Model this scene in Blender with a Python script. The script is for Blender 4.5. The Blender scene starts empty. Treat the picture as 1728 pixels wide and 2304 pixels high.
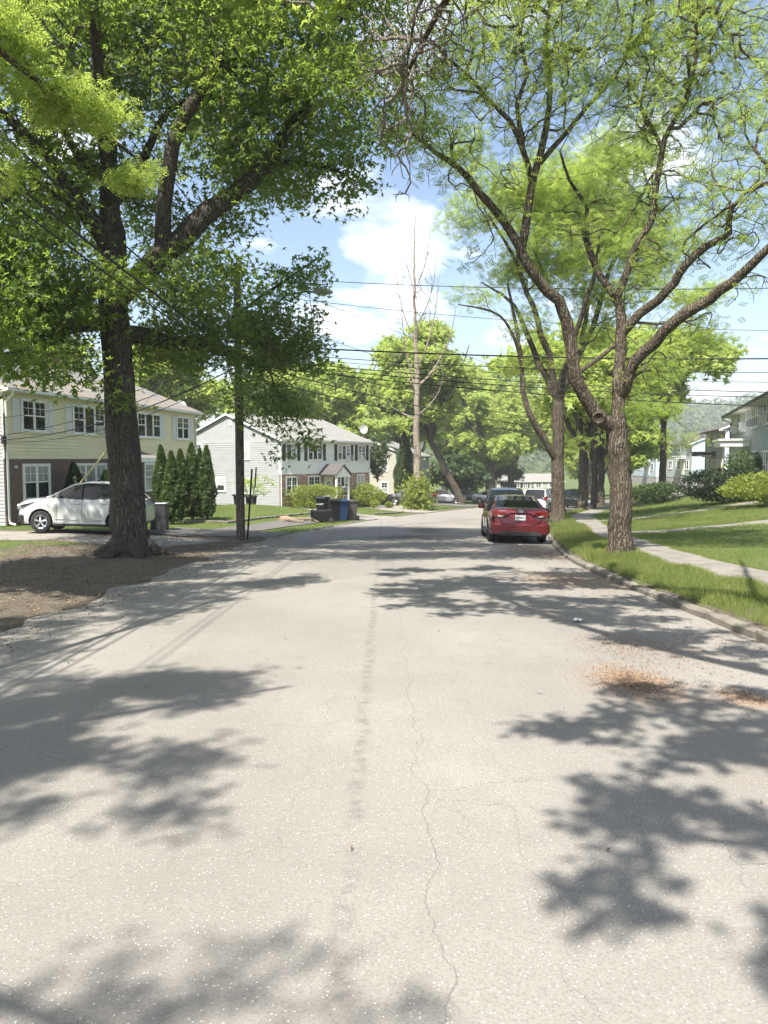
import bpy, bmesh, math, random
import numpy as np
from mathutils import Vector, Matrix

# ------------------------------------------------------------------ camera, sky, sun, exposure
scene = bpy.context.scene
col = scene.collection
CAM_Z, FPX, PITCH = 1.6, 1730.0, math.radians(-3.94)
cam_d = bpy.data.cameras.new('camera'); cam = bpy.data.objects.new('camera', cam_d); col.objects.link(cam)
cam_d.sensor_fit = 'HORIZONTAL'; cam_d.sensor_width = 36.0; cam_d.lens = 36.0 * FPX / 1728.0
cam_d.clip_start = 0.05; cam_d.clip_end = 4000
cam.location = (0, 0, CAM_Z); cam.rotation_euler = (math.pi / 2 + PITCH, 0, 0)
scene.camera = cam
SUN = Vector((-0.31, -0.60, 1.0)).normalized()
EL = math.asin(SUN.z)
world = bpy.data.worlds.new('World'); scene.world = world; world.use_nodes = True
nt = world.node_tree; nt.nodes.clear()
def wn(t, **k):
    n = nt.nodes.new(t)
    for a, b in k.items(): setattr(n, a, b)
    return n
sky = wn('ShaderNodeTexSky', sky_type='NISHITA'); sky.sun_disc = False
sky.sun_elevation = EL; sky.sun_rotation = math.atan2(SUN.x, SUN.y)
sky.air_density = 1.0; sky.dust_density = 1.6; sky.ozone_density = 1.2
geo = wn('ShaderNodeTexCoord')
sep = wn('ShaderNodeSeparateXYZ'); nt.links.new(geo.outputs['Generated'], sep.inputs[0])
def wmath(op, a, b=None, c=None, clamp=False):
    n = wn('ShaderNodeMath', operation=op); n.use_clamp = clamp
    for i, v in enumerate((a, b, c)):
        if v is None: continue
        if isinstance(v, (int, float)): n.inputs[i].default_value = v
        else: nt.links.new(v, n.inputs[i])
    return n.outputs[0]
zc = wmath('MAXIMUM', sep.outputs['Z'], 0.0)
den = wmath('ADD', zc, 0.22)
cx = wmath('DIVIDE', sep.outputs['X'], den); cy = wmath('DIVIDE', sep.outputs['Y'], den)
cmb = wn('ShaderNodeCombineXYZ'); nt.links.new(cx, cmb.inputs[0]); nt.links.new(cy, cmb.inputs[1]); cmb.inputs[2].default_value = 0.0
CLOUD_OFF = (5.5, 8.2, 0.4)
mapn = wn('ShaderNodeVectorMath', operation='ADD'); nt.links.new(cmb.outputs[0], mapn.inputs[0]); mapn.inputs[1].default_value = CLOUD_OFF
n1 = wn('ShaderNodeTexNoise'); n1.inputs['Scale'].default_value = 2.3; n1.inputs['Detail'].default_value = 9; n1.inputs['Roughness'].default_value = 0.52
nt.links.new(mapn.outputs[0], n1.inputs['Vector'])
ramp = wn('ShaderNodeMapRange'); ramp.inputs['From Min'].default_value = 0.55; ramp.inputs['From Max'].default_value = 0.70
nt.links.new(n1.outputs['Fac'], ramp.inputs['Value'])
mask = wmath('MULTIPLY', ramp.outputs[0], wmath('GREATER_THAN', sep.outputs['Z'], -0.01))
mix = wn('ShaderNodeMix', data_type='RGBA'); nt.links.new(mask, mix.inputs['Factor'])
nt.links.new(sky.outputs[0], mix.inputs['A']); mix.inputs['B'].default_value = (8.6, 8.8, 9.2, 1)
bg = wn('ShaderNodeBackground'); bg.inputs['Strength'].default_value = 0.10; nt.links.new(mix.outputs['Result'], bg.inputs[0])
wo = wn('ShaderNodeOutputWorld'); nt.links.new(bg.outputs[0], wo.inputs[0])
sun_d = bpy.data.lights.new('sun', 'SUN'); sun_d.energy = 5.0; sun_d.angle = math.radians(0.53); sun_d.color = (1.0, 0.95, 0.87)
sun_o = bpy.data.objects.new('sun', sun_d); col.objects.link(sun_o)
sun_o.rotation_euler = SUN.to_track_quat('Z', 'Y').to_euler(); sun_o.location = SUN * 60
vs = scene.view_settings
vs.view_transform = 'Standard'; vs.look = 'None'; vs.exposure = 1.24; vs.gamma = 1.0; vs.use_curve_mapping = False
cy_ = scene.cycles
cy_.max_bounces = 7; cy_.diffuse_bounces = 3; cy_.glossy_bounces = 3; cy_.transmission_bounces = 4; cy_.transparent_max_bounces = 8; cy_.volume_bounces = 0
cy_.use_denoising = True; cy_.use_adaptive_sampling = True; cy_.adaptive_threshold = 0.025
try: cy_.denoiser = 'OPENIMAGEDENOISE'
except Exception: pass

# ------------------------------------------------------------------ helpers
def P(px, py, Y):
    """world point at forward distance Y seen at photo pixel (px, py); used only to measure the place"""
    xc, yc = (px - 864) / FPX, (1152 - py) / FPX
    c, s = math.cos(PITCH), math.sin(PITCH)
    dx, dy, dz = xc, c - s * yc, s + c * yc
    t = Y / dy
    return Vector((dx * t, Y, CAM_Z + dz * t))
def Q(dx, dy, Y): return P(dx * 1.04159, dy * 1.04159, Y)

def lerp(a, b, t): return a + (b - a) * t
def sstep(a, b, v):
    t = np.clip((np.asarray(v, float) - a) / (b - a), 0, 1); return t * t * (3 - 2 * t)

# --- materials
MATS = {}
def newmat(name):
    m = bpy.data.materials.new(name); m.use_nodes = True
    MATS[name] = m
    return m, m.node_tree, m.node_tree.nodes['Principled BSDF']
class NB:
    def __init__(s, t): s.t = t
    def n(s, typ, ins=None, **k):
        n = s.t.nodes.new(typ)
        for a, b in k.items(): setattr(n, a, b)
        for a, b in (ins or {}).items():
            if hasattr(b, 'is_linked'): s.t.links.new(b, n.inputs[a])
            else: n.inputs[a].default_value = b
        return n
    def m(s, op, a, b=0.0, clamp=False):
        n = s.n('ShaderNodeMath', {0: a, 1: b}, operation=op); n.use_clamp = clamp; return n.outputs[0]
    def noise(s, vec, scale, detail=4, rough=0.5, dist=0.0):
        return s.n('ShaderNodeTexNoise', {'Vector': vec, 'Scale': scale, 'Detail': detail, 'Roughness': rough, 'Distortion': dist}).outputs['Fac']
    def rng(s, v, a, b, c=0.0, d=1.0):
        return s.n('ShaderNodeMapRange', {'Value': v, 'From Min': a, 'From Max': b, 'To Min': c, 'To Max': d}).outputs[0]
    def mix(s, f, a, b):
        n = s.n('ShaderNodeMix', data_type='RGBA')
        for k, v in (('Factor', f), ('A', a), ('B', b)):
            if hasattr(v, 'is_linked'): s.t.links.new(v, n.inputs[k])
            else: n.inputs[k].default_value = v if k == 'Factor' else (*v, 1)
        return n.outputs['Result']
    def pos(s, obj=False):
        if obj: return s.n('ShaderNodeTexCoord').outputs['Object']
        return s.n('ShaderNodeNewGeometry').outputs['Position']
    def bump(s, h, strength, dist):
        return s.n('ShaderNodeBump', {'Height': h, 'Strength': strength, 'Distance': dist}).outputs[0]
    def scale(s, v, xyz):
        return s.n('ShaderNodeVectorMath', {0: v, 1: xyz}, operation='MULTIPLY').outputs[0]
def plain(name, c, rough=0.6, metal=0.0, var=0.12, scale=6.0, bump=0.0, spec=0.5, obj=True, coat=0.0):
    m, t, b = newmat(name); k = NB(t); p = k.pos(obj)
    f = k.noise(p, scale, 5, 0.6)
    lo = tuple(x * (1 - var) for x in c); hi = tuple(min(1, x * (1 + var)) for x in c)
    t.links.new(k.mix(k.rng(f, 0.3, 0.7), lo, hi), b.inputs['Base Color'])
    b.inputs['Roughness'].default_value = rough; b.inputs['Metallic'].default_value = metal
    b.inputs['Specular IOR Level'].default_value = spec
    b.inputs['Coat Weight'].default_value = coat
    if bump: t.links.new(k.bump(k.noise(p, scale * 6, 4), bump, 0.01), b.inputs['Normal'])
    return m

# --- mesh builder
class MB:
    def __init__(s): s.v = []; s.f = []; s.m = []
    def add(s, vs, fs, mi=0):
        o = len(s.v); s.v.extend([tuple(v) for v in vs])
        for f in fs: s.f.append(tuple(i + o for i in f)); s.m.append(mi)
        return s
    def box(s, c, d, rz=0.0, mi=0):
        hx, hy, hz = d[0] / 2, d[1] / 2, d[2] / 2; cs, sn = math.cos(rz), math.sin(rz)
        vs = []
        for z in (-hz, hz):
            for x, y in ((-hx, -hy), (hx, -hy), (hx, hy), (-hx, hy)):
                vs.append((c[0] + x * cs - y * sn, c[1] + x * sn + y * cs, c[2] + z))
        return s.add(vs, [(3, 2, 1, 0), (4, 5, 6, 7), (0, 1, 5, 4), (1, 2, 6, 5), (2, 3, 7, 6), (3, 0, 4, 7)], mi)
    def bbox(s, x0, x1, y0, y1, z0, z1, mi=0):
        return s.box(((x0 + x1) / 2, (y0 + y1) / 2, (z0 + z1) / 2), (abs(x1 - x0), abs(y1 - y0), abs(z1 - z0)), 0, mi)
    def prism(s, poly, axis, a, b, mi=0):
        """poly: list of 2-D points; extruded along axis ('x','y','z') from a to b"""
        n = len(poly)
        def mk(p, t):
            return {'x': (t, p[0], p[1]), 'y': (p[0], t, p[1]), 'z': (p[0], p[1], t)}[axis]
        vs = [mk(p, a) for p in poly] + [mk(p, b) for p in poly]
        fs = [tuple(range(n))[::-1], tuple(range(n, 2 * n))] + [(i, (i + 1) % n, n + (i + 1) % n, n + i) for i in range(n)]
        return s.add(vs, fs, mi)
    def tube(s, pts, rads, n=6, mi=0, cap=True, noise=0.0, rnd=None):
        pts = [Vector(p) for p in pts]; N = len(pts)
        if N < 2: return s
        if isinstance(rads, (int, float)): rads = [rads] * N
        o = len(s.v); up = Vector((0.31, 0.17, 0.93)); x = None
        for i in range(N):
            t = (pts[min(i + 1, N - 1)] - pts[max(i - 1, 0)])
            if t.length < 1e-9: t = Vector((0, 0, 1))
            t.normalize()
            if x is None:
                x = t.cross(up if abs(t.dot(up)) < 0.95 else Vector((1, 0, 0))).normalized()
            else:
                x = (x - t * x.dot(t))
                x = x.normalized() if x.length > 1e-6 else t.orthogonal().normalized()
            y = t.cross(x)
            for k in range(n):
                a = 2 * math.pi * k / n; r = rads[i]
                if noise: r *= 1 + noise * (rnd.random() - 0.5)
                q = pts[i] + x * (math.cos(a) * r) + y * (math.sin(a) * r)
                s.v.append((q.x, q.y, q.z))
        for i in range(N - 1):
            for k in range(n):
                a, b = o + i * n + k, o + i * n + (k + 1) % n
                s.f.append((a, b, b + n, a + n)); s.m.append(mi)
        if cap:
            s.f.append(tuple(o + k for k in range(n))[::-1]); s.m.append(mi)
            s.f.append(tuple(o + (N - 1) * n + k for k in range(n))); s.m.append(mi)
        return s
    def lathe(s, prof, n=20, c=(0, 0, 0), axis='z', mi=0):
        """prof: (radius, height) list, closed caps if radius 0"""
        o = len(s.v)
        for r, h in prof:
            for k in range(n):
                a = 2 * math.pi * k / n; u, w = r * math.cos(a), r * math.sin(a)
                q = {'z': (u, w, h), 'y': (u, h, w), 'x': (h, u, w)}[axis]
                s.v.append((c[0] + q[0], c[1] + q[1], c[2] + q[2]))
        for i in range(len(prof) - 1):
            for k in range(n):
                a, b = o + i * n + k, o + i * n + (k + 1) % n
                s.f.append((a, b, b + n, a + n)); s.m.append(mi)
        return s
    def build(s, name, mats, parent=None, smooth=False, angle=40, bevel=0.0, merge=False):
        me = bpy.data.meshes.new(name); me.from_pydata(s.v, [], s.f)
        mats = mats if isinstance(mats, (list, tuple)) else [mats]
        for m in mats: me.materials.append(MATS[m] if isinstance(m, str) else m)
        if len(mats) > 1: me.polygons.foreach_set('material_index', s.m)
        bm = bmesh.new(); bm.from_mesh(me)
        if merge: bmesh.ops.remove_doubles(bm, verts=bm.verts, dist=1e-4)
        bmesh.ops.recalc_face_normals(bm, faces=bm.faces)
        if bevel: bmesh.ops.bevel(bm, geom=list(bm.edges), offset=bevel, segments=1, affect='EDGES')
        bm.to_mesh(me); bm.free()
        if smooth:
            me.polygons.foreach_set('use_smooth', [True] * len(me.polygons))
            try: me.set_sharp_from_angle(angle=math.radians(angle))
            except Exception: pass
        return link(name, me, parent)
def link(name, me, parent=None):
    o = bpy.data.objects.new(name, me); col.objects.link(o)
    if parent is not None: o.parent = parent
    return o
def npmesh(name, V, F, mat, parent=None, attr=None, smooth=False):
    V = np.asarray(V, np.float32); F = np.asarray(F, np.int32)
    me = bpy.data.meshes.new(name); k = F.shape[1]
    me.vertices.add(len(V)); me.vertices.foreach_set('co', V.ravel())
    me.loops.add(F.size); me.loops.foreach_set('vertex_index', F.ravel())
    me.polygons.add(len(F)); me.polygons.foreach_set('loop_start', np.arange(0, F.size, k, dtype=np.int32))
    try: me.polygons.foreach_set('loop_total', np.full(len(F), k, dtype=np.int32))
    except Exception: pass
    if smooth: me.polygons.foreach_set('use_smooth', np.ones(len(F), bool))
    me.update(calc_edges=True)
    for an, av in (attr or {}).items():
        a = me.attributes.new(an, 'FLOAT', 'POINT'); a.data.foreach_set('value', np.asarray(av, np.float32))
    me.materials.append(MATS[mat] if isinstance(mat, str) else mat)
    return link(name, me, parent)
def tag(o, label=None, cat=None, group=None, kind=None):
    if label: o['label'] = label
    if cat: o['category'] = cat
    if group: o['group'] = group
    if kind: o['kind'] = kind
    return o
def thing(name, label, cat, loc=(0, 0, 0), rz=0.0, group=None):
    o = bpy.data.objects.new(name, None); col.objects.link(o)
    o.location = loc; o.rotation_euler = (0, 0, rz); o.empty_display_size = 0.3
    return tag(o, label, cat, group)
def copy_tree(o, parent=None):
    c = o.copy(); col.objects.link(c); c.parent = parent
    for ch in list(o.children): copy_tree(ch, c)
    return c
def text_mesh(txt, size, mat, parent, M, depth=0.002, name='lettering'):
    cu = bpy.data.curves.new('t', 'FONT'); cu.body = txt; cu.size = size; cu.align_x = 'CENTER'; cu.align_y = 'CENTER'; cu.extrude = depth; cu.resolution_u = 2
    ob = bpy.data.objects.new('t', cu); col.objects.link(ob)
    me = bpy.data.meshes.new_from_object(ob.evaluated_get(bpy.context.evaluated_depsgraph_get()))
    bpy.data.objects.remove(ob); bpy.data.curves.remove(cu)
    me.materials.clear(); me.materials.append(MATS[mat]); me.transform(M)
    return link(name, me, parent)

# ------------------------------------------------------------------ road alignment and ground height
KY = [-90, 10, 15, 18, 22.8, 31.6, 40, 52, 67, 85, 110, 150, 260, 900]
KX = [4.05, 4.05, 4.08, 4.3, 5.05, 6.6, 8.4, 12.6, 18.6, 27, 38, 58, 116, 400]
LY = [-90, 10, 20, 25, 29, 38, 52, 67, 85, 110, 150, 260, 900]
LX = [-4.2, -4.2, -4.1, -3.8, -3.15, -1.4, 2.6, 7.4, 14.5, 25, 44, 100, 385]
_yy = np.linspace(-90, 900, 1981)
def _smooth(xs, ys):
    a = np.interp(_yy, xs, ys); k = np.hanning(17); k /= k.sum()
    return np.convolve(np.pad(a, 8, mode='edge'), k, 'valid')
_K, _L = _smooth(KY, KX), _smooth(LY, LX)
def Kx(y): return np.interp(y, _yy, _K)
def Lx(y): return np.interp(y, _yy, _L)
def base(y): return -0.04 * np.minimum(np.asarray(y, float), 230)
def road_z(x, y):
    u = (x - Lx(y)) / np.maximum(Kx(y) - Lx(y), 1e-3) * 2 - 1
    return base(y) + 0.06 * (1 - np.clip(u, -1, 1) ** 2) - 0.03
TLY = [-90, 20, 28, 36, 44, 48, 54, 66, 85, 130, 300]; TLZ = [.1, .12, .24, .55, .78, .5, .16, .2, .25, .3, .4]
TRY = [-90, 10, 20, 30, 45, 60, 80, 115, 150, 300]; TRZ = [.55, .6, .7, .95, 1.35, 1.6, 2.2, 3.3, 4.0, 4.0]
def G(x, y):
    x = np.asarray(x, float); y = np.asarray(y, float); b = base(y)
    sl, sr = Lx(y) - x, x - Kx(y)
    left = b - 0.03 + np.interp(y, TLY, TLZ) * sstep(0.3, 8, sl) + 0.012 * np.sin(x * 2.1 + y * .7) * sstep(.2, 2, sl)
    T = np.interp(y, TRY, TRZ)
    right = b + 0.10 + 0.12 * sstep(0.0, 1.2, sr) + (T - .22) * sstep(2.2, 12, sr) + 0.015 * np.sin(x * 1.7 + y * 1.1) * sstep(2.6, 4, sr)
    z = np.where(sl > 0, left, np.where(sr > 0, right, b - 0.12))
    z = z + 46 * sstep(300, 620, y) * sstep(-500, 200, x)
    return z
def Gz(x, y): return float(G(x, y))

# ------------------------------------------------------------------ materials
def mat_asphalt():
    m, t, b = newmat('asphalt'); k = NB(t); p = k.pos()
    big = k.noise(p, 0.35, 4, .55); mid = k.noise(p, 3.0, 6, .65); fine = k.noise(p, 90, 3, .6)
    c = k.mix(k.rng(big, .35, .65), (.225, .212, .190), (.278, .262, .234))
    c = k.mix(k.rng(k.noise(k.scale(p, (1, .12, 0)), .9, 4, .6), .48, .7, 0, .4), c, (.205, .19, .168))
    c = k.mix(k.rng(mid, .45, .75, 0, .45), c, (.21, .196, .175))
    c = k.mix(k.rng(fine, .45, .7, 0, .6), c, (.14, .13, .118))
    vo = k.n('ShaderNodeTexVoronoi', {'Vector': p, 'Scale': 75.0})
    sp = k.m('MULTIPLY', k.m('LESS_THAN', vo.outputs['Distance'], .24), k.m('GREATER_THAN', k.n('ShaderNodeSeparateColor', {0: vo.outputs['Color']}).outputs[0], .8))
    c = k.mix(k.m('MULTIPLY', sp, .75), c, (.56, .53, .48))
    xyz = k.n('ShaderNodeSeparateXYZ', {0: p}); X, Y = xyz.outputs[0], xyz.outputs[1]
    # worn longitudinal joint and cracks down the lane centre
    wob = k.noise(k.scale(p, (.0, .6, .0)), 1.0, 3)
    wob2 = k.noise(k.scale(p, (.0, 2.0, .0)), 1.0, 4, .55)
    jx = k.m('ABSOLUTE', k.m('ADD', X, k.m('ADD', k.m('MULTIPLY', wob, .10), .09)))
    joint = k.m('MULTIPLY', k.rng(jx, .015, .06, 1, 0), k.rng(k.noise(p, 7, 6, .75), .44, .66))
    c = k.mix(k.m('MULTIPLY', joint, .6), c, (.085, .078, .07))
    def crack(off, amp, w):
        wv = k.m('ADD', k.m('MULTIPLY', k.m('SUBTRACT', wob2, .5), amp), off)
        d = k.m('ABSOLUTE', k.m('SUBTRACT', X, wv)); return k.rng(d, w * .4, w, 1, 0)
    cr = k.m('MAXIMUM', crack(.2, .32, .0045), crack(.62, -.45, .003))
    dp = k.n('ShaderNodeVectorMath', {0: p, 1: k.n('ShaderNodeVectorMath', {0: k.n('ShaderNodeTexNoise', {'Vector': p, 'Scale': 3.5, 'Detail': 5.0}).outputs['Color'], 1: (.35, .35, .35)}, operation='MULTIPLY').outputs[0]}, operation='ADD').outputs[0]
    ve = k.n('ShaderNodeTexVoronoi', {'Vector': dp, 'Scale': 1.25}, feature='DISTANCE_TO_EDGE').outputs['Distance']
    zone = k.m('MULTIPLY', k.rng(X, -.1, .6), k.rng(X, 3.4, 1.8)); zone = k.m('MULTIPLY', zone, k.rng(k.noise(p, .7, 3), .45, .58))
    cr = k.m('MAXIMUM', cr, k.m('MULTIPLY', k.rng(ve, .0015, .007, 1, 0), zone))
    # a few transverse cracks
    ve2 = k.n('ShaderNodeTexVoronoi', {'Vector': k.scale(dp, (.25, .5, 0)), 'Scale': 1.0}, feature='DISTANCE_TO_EDGE').outputs['Distance']
    cr = k.m('MAXIMUM', cr, k.m('MULTIPLY', k.rng(ve2, .0004, .0022, 1, 0), .4))
    c = k.mix(k.m('MULTIPLY', k.m('MULTIPLY', cr, k.rng(k.noise(p, 2.5, 3), .3, .6, .2, 1)), .28), c, (.05, .045, .04))
    # rusty pollen / catkin litter staining near the kerb, with its own blotchy shape
    st = k.m('MULTIPLY', k.rng(k.noise(p, .55, 5, .62), .54, .68), k.rng(X, .8, 3.0))
    c = k.mix(k.m('MULTIPLY', st, .35), c, (.28, .19, .12))
    def blot(cx, cy, rx, ry):
        dx = k.m('DIVIDE', k.m('SUBTRACT', X, cx), rx); dy = k.m('DIVIDE', k.m('SUBTRACT', Y, cy), ry)
        r = k.m('SQRT', k.m('ADD', k.m('MULTIPLY', dx, dx), k.m('MULTIPLY', dy, dy)))
        return k.rng(k.m('ADD', r, k.m('MULTIPLY', k.m('SUBTRACT', k.noise(p, 7, 6, .7), .5), 1.7)), .55, 1.15, 1, 0)
    bl = k.m('MAXIMUM', blot(2.0, 6.15, .42, .75), blot(2.75, 5.75, .22, .3))
    bl = k.m('MAXIMUM', bl, blot(3.3, 13.6, 1.0, 1.4))
    bl = k.m('MAXIMUM', bl, k.m('MULTIPLY', blot(3.9, 20.2, .7, 2.5), .9))
    c = k.mix(k.m('MULTIPLY', bl, .3), c, (.27, .16, .08))
    # patched, potholed strip further down
    pt = k.m('MAXIMUM', blot(.9, 24.5, 1.3, 2.2), blot(1.6, 30, .8, 3.0))
    c = k.mix(k.m('MULTIPLY', pt, .6), c, (.085, .082, .08))
    lane = k.m('MAXIMUM', k.rng(k.m('ABSOLUTE', k.m('SUBTRACT', X, 1.9)), .15, .7, 1, 0), k.rng(k.m('ABSOLUTE', k.m('ADD', X, 2.0)), .15, .7, 1, 0))
    c = k.mix(k.m('MULTIPLY', lane, k.rng(k.noise(k.scale(p, (2, .25, 0)), 1.2, 5, .65), .4, .7, .03, .3)), c, (.17, .158, .14))
    # oil spots
    ov = k.n('ShaderNodeTexVoronoi', {'Vector': p, 'Scale': 1.1}); od = k.m('ADD', ov.outputs['Distance'], k.m('MULTIPLY', k.noise(p, 30, 3), .05))
    c = k.mix(k.rng(od, .05, .075, .5, 0), c, (.10, .095, .088))
    t.links.new(c, b.inputs['Base Color']); b.inputs['Roughness'].default_value = .95; b.inputs['Specular IOR Level'].default_value = .06
    h = k.m('ADD', k.m('MULTIPLY', fine, .6), k.m('MULTIPLY', cr, -1.6)); h = k.m('ADD', h, k.m('MULTIPLY', k.noise(p, 35, 4, .7), .7)); h = k.m('ADD', h, k.m('MULTIPLY', pt, .3))
    t.links.new(k.bump(h, .38, .006), b.inputs['Normal'])
mat_asphalt()
def mat_ground():
    m, t, b = newmat('ground_cover'); k = NB(t); p = k.pos()
    at = k.n('ShaderNodeAttribute', attribute_name='dirt').outputs['Fac']
    g = k.mix(k.rng(k.noise(p, .5, 4), .35, .65), (.075, .115, .028), (.125, .155, .045))
    g = k.mix(k.rng(k.noise(p, 14, 5, .7), .4, .7), g, (.055, .085, .02))
    g = k.mix(k.rng(k.noise(p, 1.7, 5, .65), .58, .72, 0, .5), g, (.19, .16, .07))
    d = k.mix(k.rng(k.noise(p, 2.2, 6, .7), .35, .65), (.098, .082, .063), (.205, .178, .142))
    d = k.mix(k.rng(k.noise(p, 38, 5, .75), .42, .62), d, (.085, .066, .046))
    d = k.mix(k.rng(k.noise(p, 21, 5, .75), .60, .70), d, (.34, .28, .20))
    f = k.rng(k.m('ADD', at, k.m('MULTIPLY', k.m('SUBTRACT', k.noise(p, 1.3, 6, .65), .5), 1.1)), .42, .58)
    t.links.new(k.mix(f, g, d), b.inputs['Base Color']); b.inputs['Roughness'].default_value = .95; b.inputs['Specular IOR Level'].default_value = .15
    t.links.new(k.bump(k.m('ADD', k.noise(p, 40, 5, .7), k.m('MULTIPLY', k.noise(p, 9, 4), 1.5)), .8, .03), b.inputs['Normal'])
mat_ground()
def mat_concrete(name, c, v=.18):
    m, t, b = newmat(name); k = NB(t); p = k.pos()
    f = k.noise(p, 2.2, 7, .68); g = k.noise(p, 60, 4, .7)
    lo = tuple(x * (1 - 1.7 * v) for x in c)
    cc = k.mix(k.rng(f, .35, .65), lo, c); cc = k.mix(k.rng(g, .5, .7, 0, .5), cc, tuple(x * .55 for x in c))
    cc = k.mix(k.rng(k.noise(p, 5, 6, .7), .6, .72, 0, .6), cc, (.13, .11, .075))
    t.links.new(cc, b.inputs['Base Color']); b.inputs['Roughness'].default_value = .9; b.inputs['Specular IOR Level'].default_value = .2
    t.links.new(k.bump(k.m('ADD', g, f), .6, .012), b.inputs['Normal'])
mat_concrete('concrete', (.27, .25, .215), .24); mat_concrete('kerb_stone', (.25, .225, .185), .28); mat_concrete('old_asphalt', (.16, .152, .14)); mat_concrete('drive', (.31, .285, .245))
def mat_bark(name, c0, c1, sc=1.0, lichen=0.0):
    m, t, b = newmat(name); k = NB(t); p = k.pos()
    q = k.scale(p, (17 * sc, 17 * sc, .9 * sc)); q = k.n('ShaderNodeVectorMath', {0: q, 1: k.scale(k.n('ShaderNodeTexNoise', {'Vector': p, 'Scale': 2.5, 'Detail': 3.0}).outputs['Color'], (2.6, 2.6, 1.2))}, operation='ADD').outputs[0]
    r = k.n('ShaderNodeTexVoronoi', {'Vector': q, 'Scale': 1.7}, feature='DISTANCE_TO_EDGE').outputs['Distance']
    n = k.noise(k.scale(p, (1, 1, .25)), 28 * sc, 6, .7)
    h = k.m('ADD', k.rng(r, 0, .28), k.m('MULTIPLY', n, .6))
    cc = k.mix(k.rng(h, .35, 1.25), c0, c1); cc = k.mix(k.rng(k.noise(p, 1.3, 4), .5, .75, 0, .5), cc, tuple(x * .75 for x in c1))
    if lichen: cc = k.mix(k.rng(k.noise(p, 5.5, 5, .7), .56, .66, 0, lichen), cc, (.24, .25, .19))
    t.links.new(cc, b.inputs['Base Color']); b.inputs['Roughness'].default_value = .95; b.inputs['Specular IOR Level'].default_value = .15
    t.links.new(k.bump(h, .8, .03), b.inputs['Normal'])
mat_bark('bark_maple', (.035, .030, .025), (.125, .108, .09))
mat_bark('bark_locust', (.04, .033, .025), (.155, .125, .092), .8, .35)
mat_bark('bark_dead', (.16, .13, .10), (.44, .37, .295), .7)
mat_bark('twig', (.075, .062, .05), (.21, .18, .145), 1.5)
mat_bark('twig_grey', (.15, .13, .105), (.36, .32, .265), 1.5)
mat_bark('pole_wood', (.06, .048, .038), (.20, .155, .115), .9)
def mat_leaf(name, dark, light, trans, tw=.42, rough=.55):
    m, t, b = newmat(name); k = NB(t)
    a = k.n('ShaderNodeAttribute', attribute_name='rnd').outputs['Fac']
    n = k.noise(k.pos(), .45, 3); f = k.m('ADD', k.m('MULTIPLY', a, .6), k.rng(n, .35, .65, 0, .4))
    c = k.mix(f, dark, light)
    if name == 'grass_blade': c = k.mix(k.rng(k.noise(k.pos(), .9, 5, .65), .54, .68, 0, .65), c, (.30, .25, .11))
    t.links.new(c, b.inputs['Base Color']); b.inputs['Roughness'].default_value = rough; b.inputs['Specular IOR Level'].default_value = .35
    tr = k.n('ShaderNodeBsdfTranslucent', {'Color': k.mix(f, tuple(x * .72 for x in trans), trans)})
    mx = k.n('ShaderNodeMixShader', {0: tw, 1: b.outputs[0], 2: tr.outputs[0]})
    t.links.new(mx.outputs[0], t.nodes['Material Output'].inputs[0])
mat_leaf('leaf_maple', (.046, .086, .024), (.12, .18, .05), (.48, .64, .11), .5)
mat_leaf('leaf_locust', (.12, .18, .04), (.22, .29, .075), (.60, .74, .15), .53)
mat_leaf('leaf_far', (.20, .275, .065), (.31, .395, .11), (.74, .85, .22), .55)  # paler than the near locust leaves: distance haze put into the colour
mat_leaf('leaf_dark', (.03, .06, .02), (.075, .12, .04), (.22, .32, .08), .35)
mat_leaf('leaf_hedge', (.10, .14, .025), (.27, .32, .06), (.55, .62, .08), .4)
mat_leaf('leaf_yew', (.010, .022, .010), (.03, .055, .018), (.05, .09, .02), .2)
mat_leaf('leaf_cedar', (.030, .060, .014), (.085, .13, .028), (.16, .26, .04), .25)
mat_leaf('leaf_distant', (.07, .115, .045), (.12, .17, .075), (.22, .30, .10), .3)
mat_leaf('grass_blade', (.09, .14, .03), (.25, .27, .085), (.42, .50, .11), .42, .6)
def mat_litter():
    m, t, b = newmat('leaf_litter'); k = NB(t); a = k.n('ShaderNodeAttribute', attribute_name='rnd').outputs['Fac']
    r = k.n('ShaderNodeValToRGB'); t.links.new(a, r.inputs[0]); e = r.color_ramp.elements
    e[0].position = 0; e[0].color = (.07, .045, .025, 1); e[1].position = 1; e[1].color = (.34, .25, .09, 1)
    x = e.new(.45); x.color = (.14, .09, .05, 1); x = e.new(.85); x.color = (.22, .155, .09, 1)
    t.links.new(r.outputs[0], b.inputs['Base Color']); b.inputs['Roughness'].default_value = .85
mat_litter()
plain('catkin', (.24, .15, .085), .9, var=.35, scale=40, obj=False)
def mat_siding(name, c, dirt=.12):
    m, t, b = newmat(name); k = NB(t); p = k.pos(True)
    f = k.noise(k.scale(p, (.5, .5, 1.5)), 2.0, 5, .6); s = k.noise(k.scale(p, (4, 4, .35)), 1.6, 5, .6)
    cc = k.mix(k.rng(f, .3, .7), tuple(x * (1 - dirt) for x in c), c); cc = k.mix(k.rng(s, .55, .8, 0, dirt * 1.6), cc, tuple(x * .6 for x in c))
    t.links.new(cc, b.inputs['Base Color']); b.inputs['Roughness'].default_value = .55; b.inputs['Specular IOR Level'].default_value = .3
    t.links.new(k.bump(k.noise(k.scale(p, (.3, .3, 8)), 12, 3), .12, .004), b.inputs['Normal'])
mat_siding('siding_cream', (.84, .77, .52)); mat_siding('siding_white', (.38, .385, .385)); mat_siding('siding_pale', (.86, .88, .83), .06)
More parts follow.
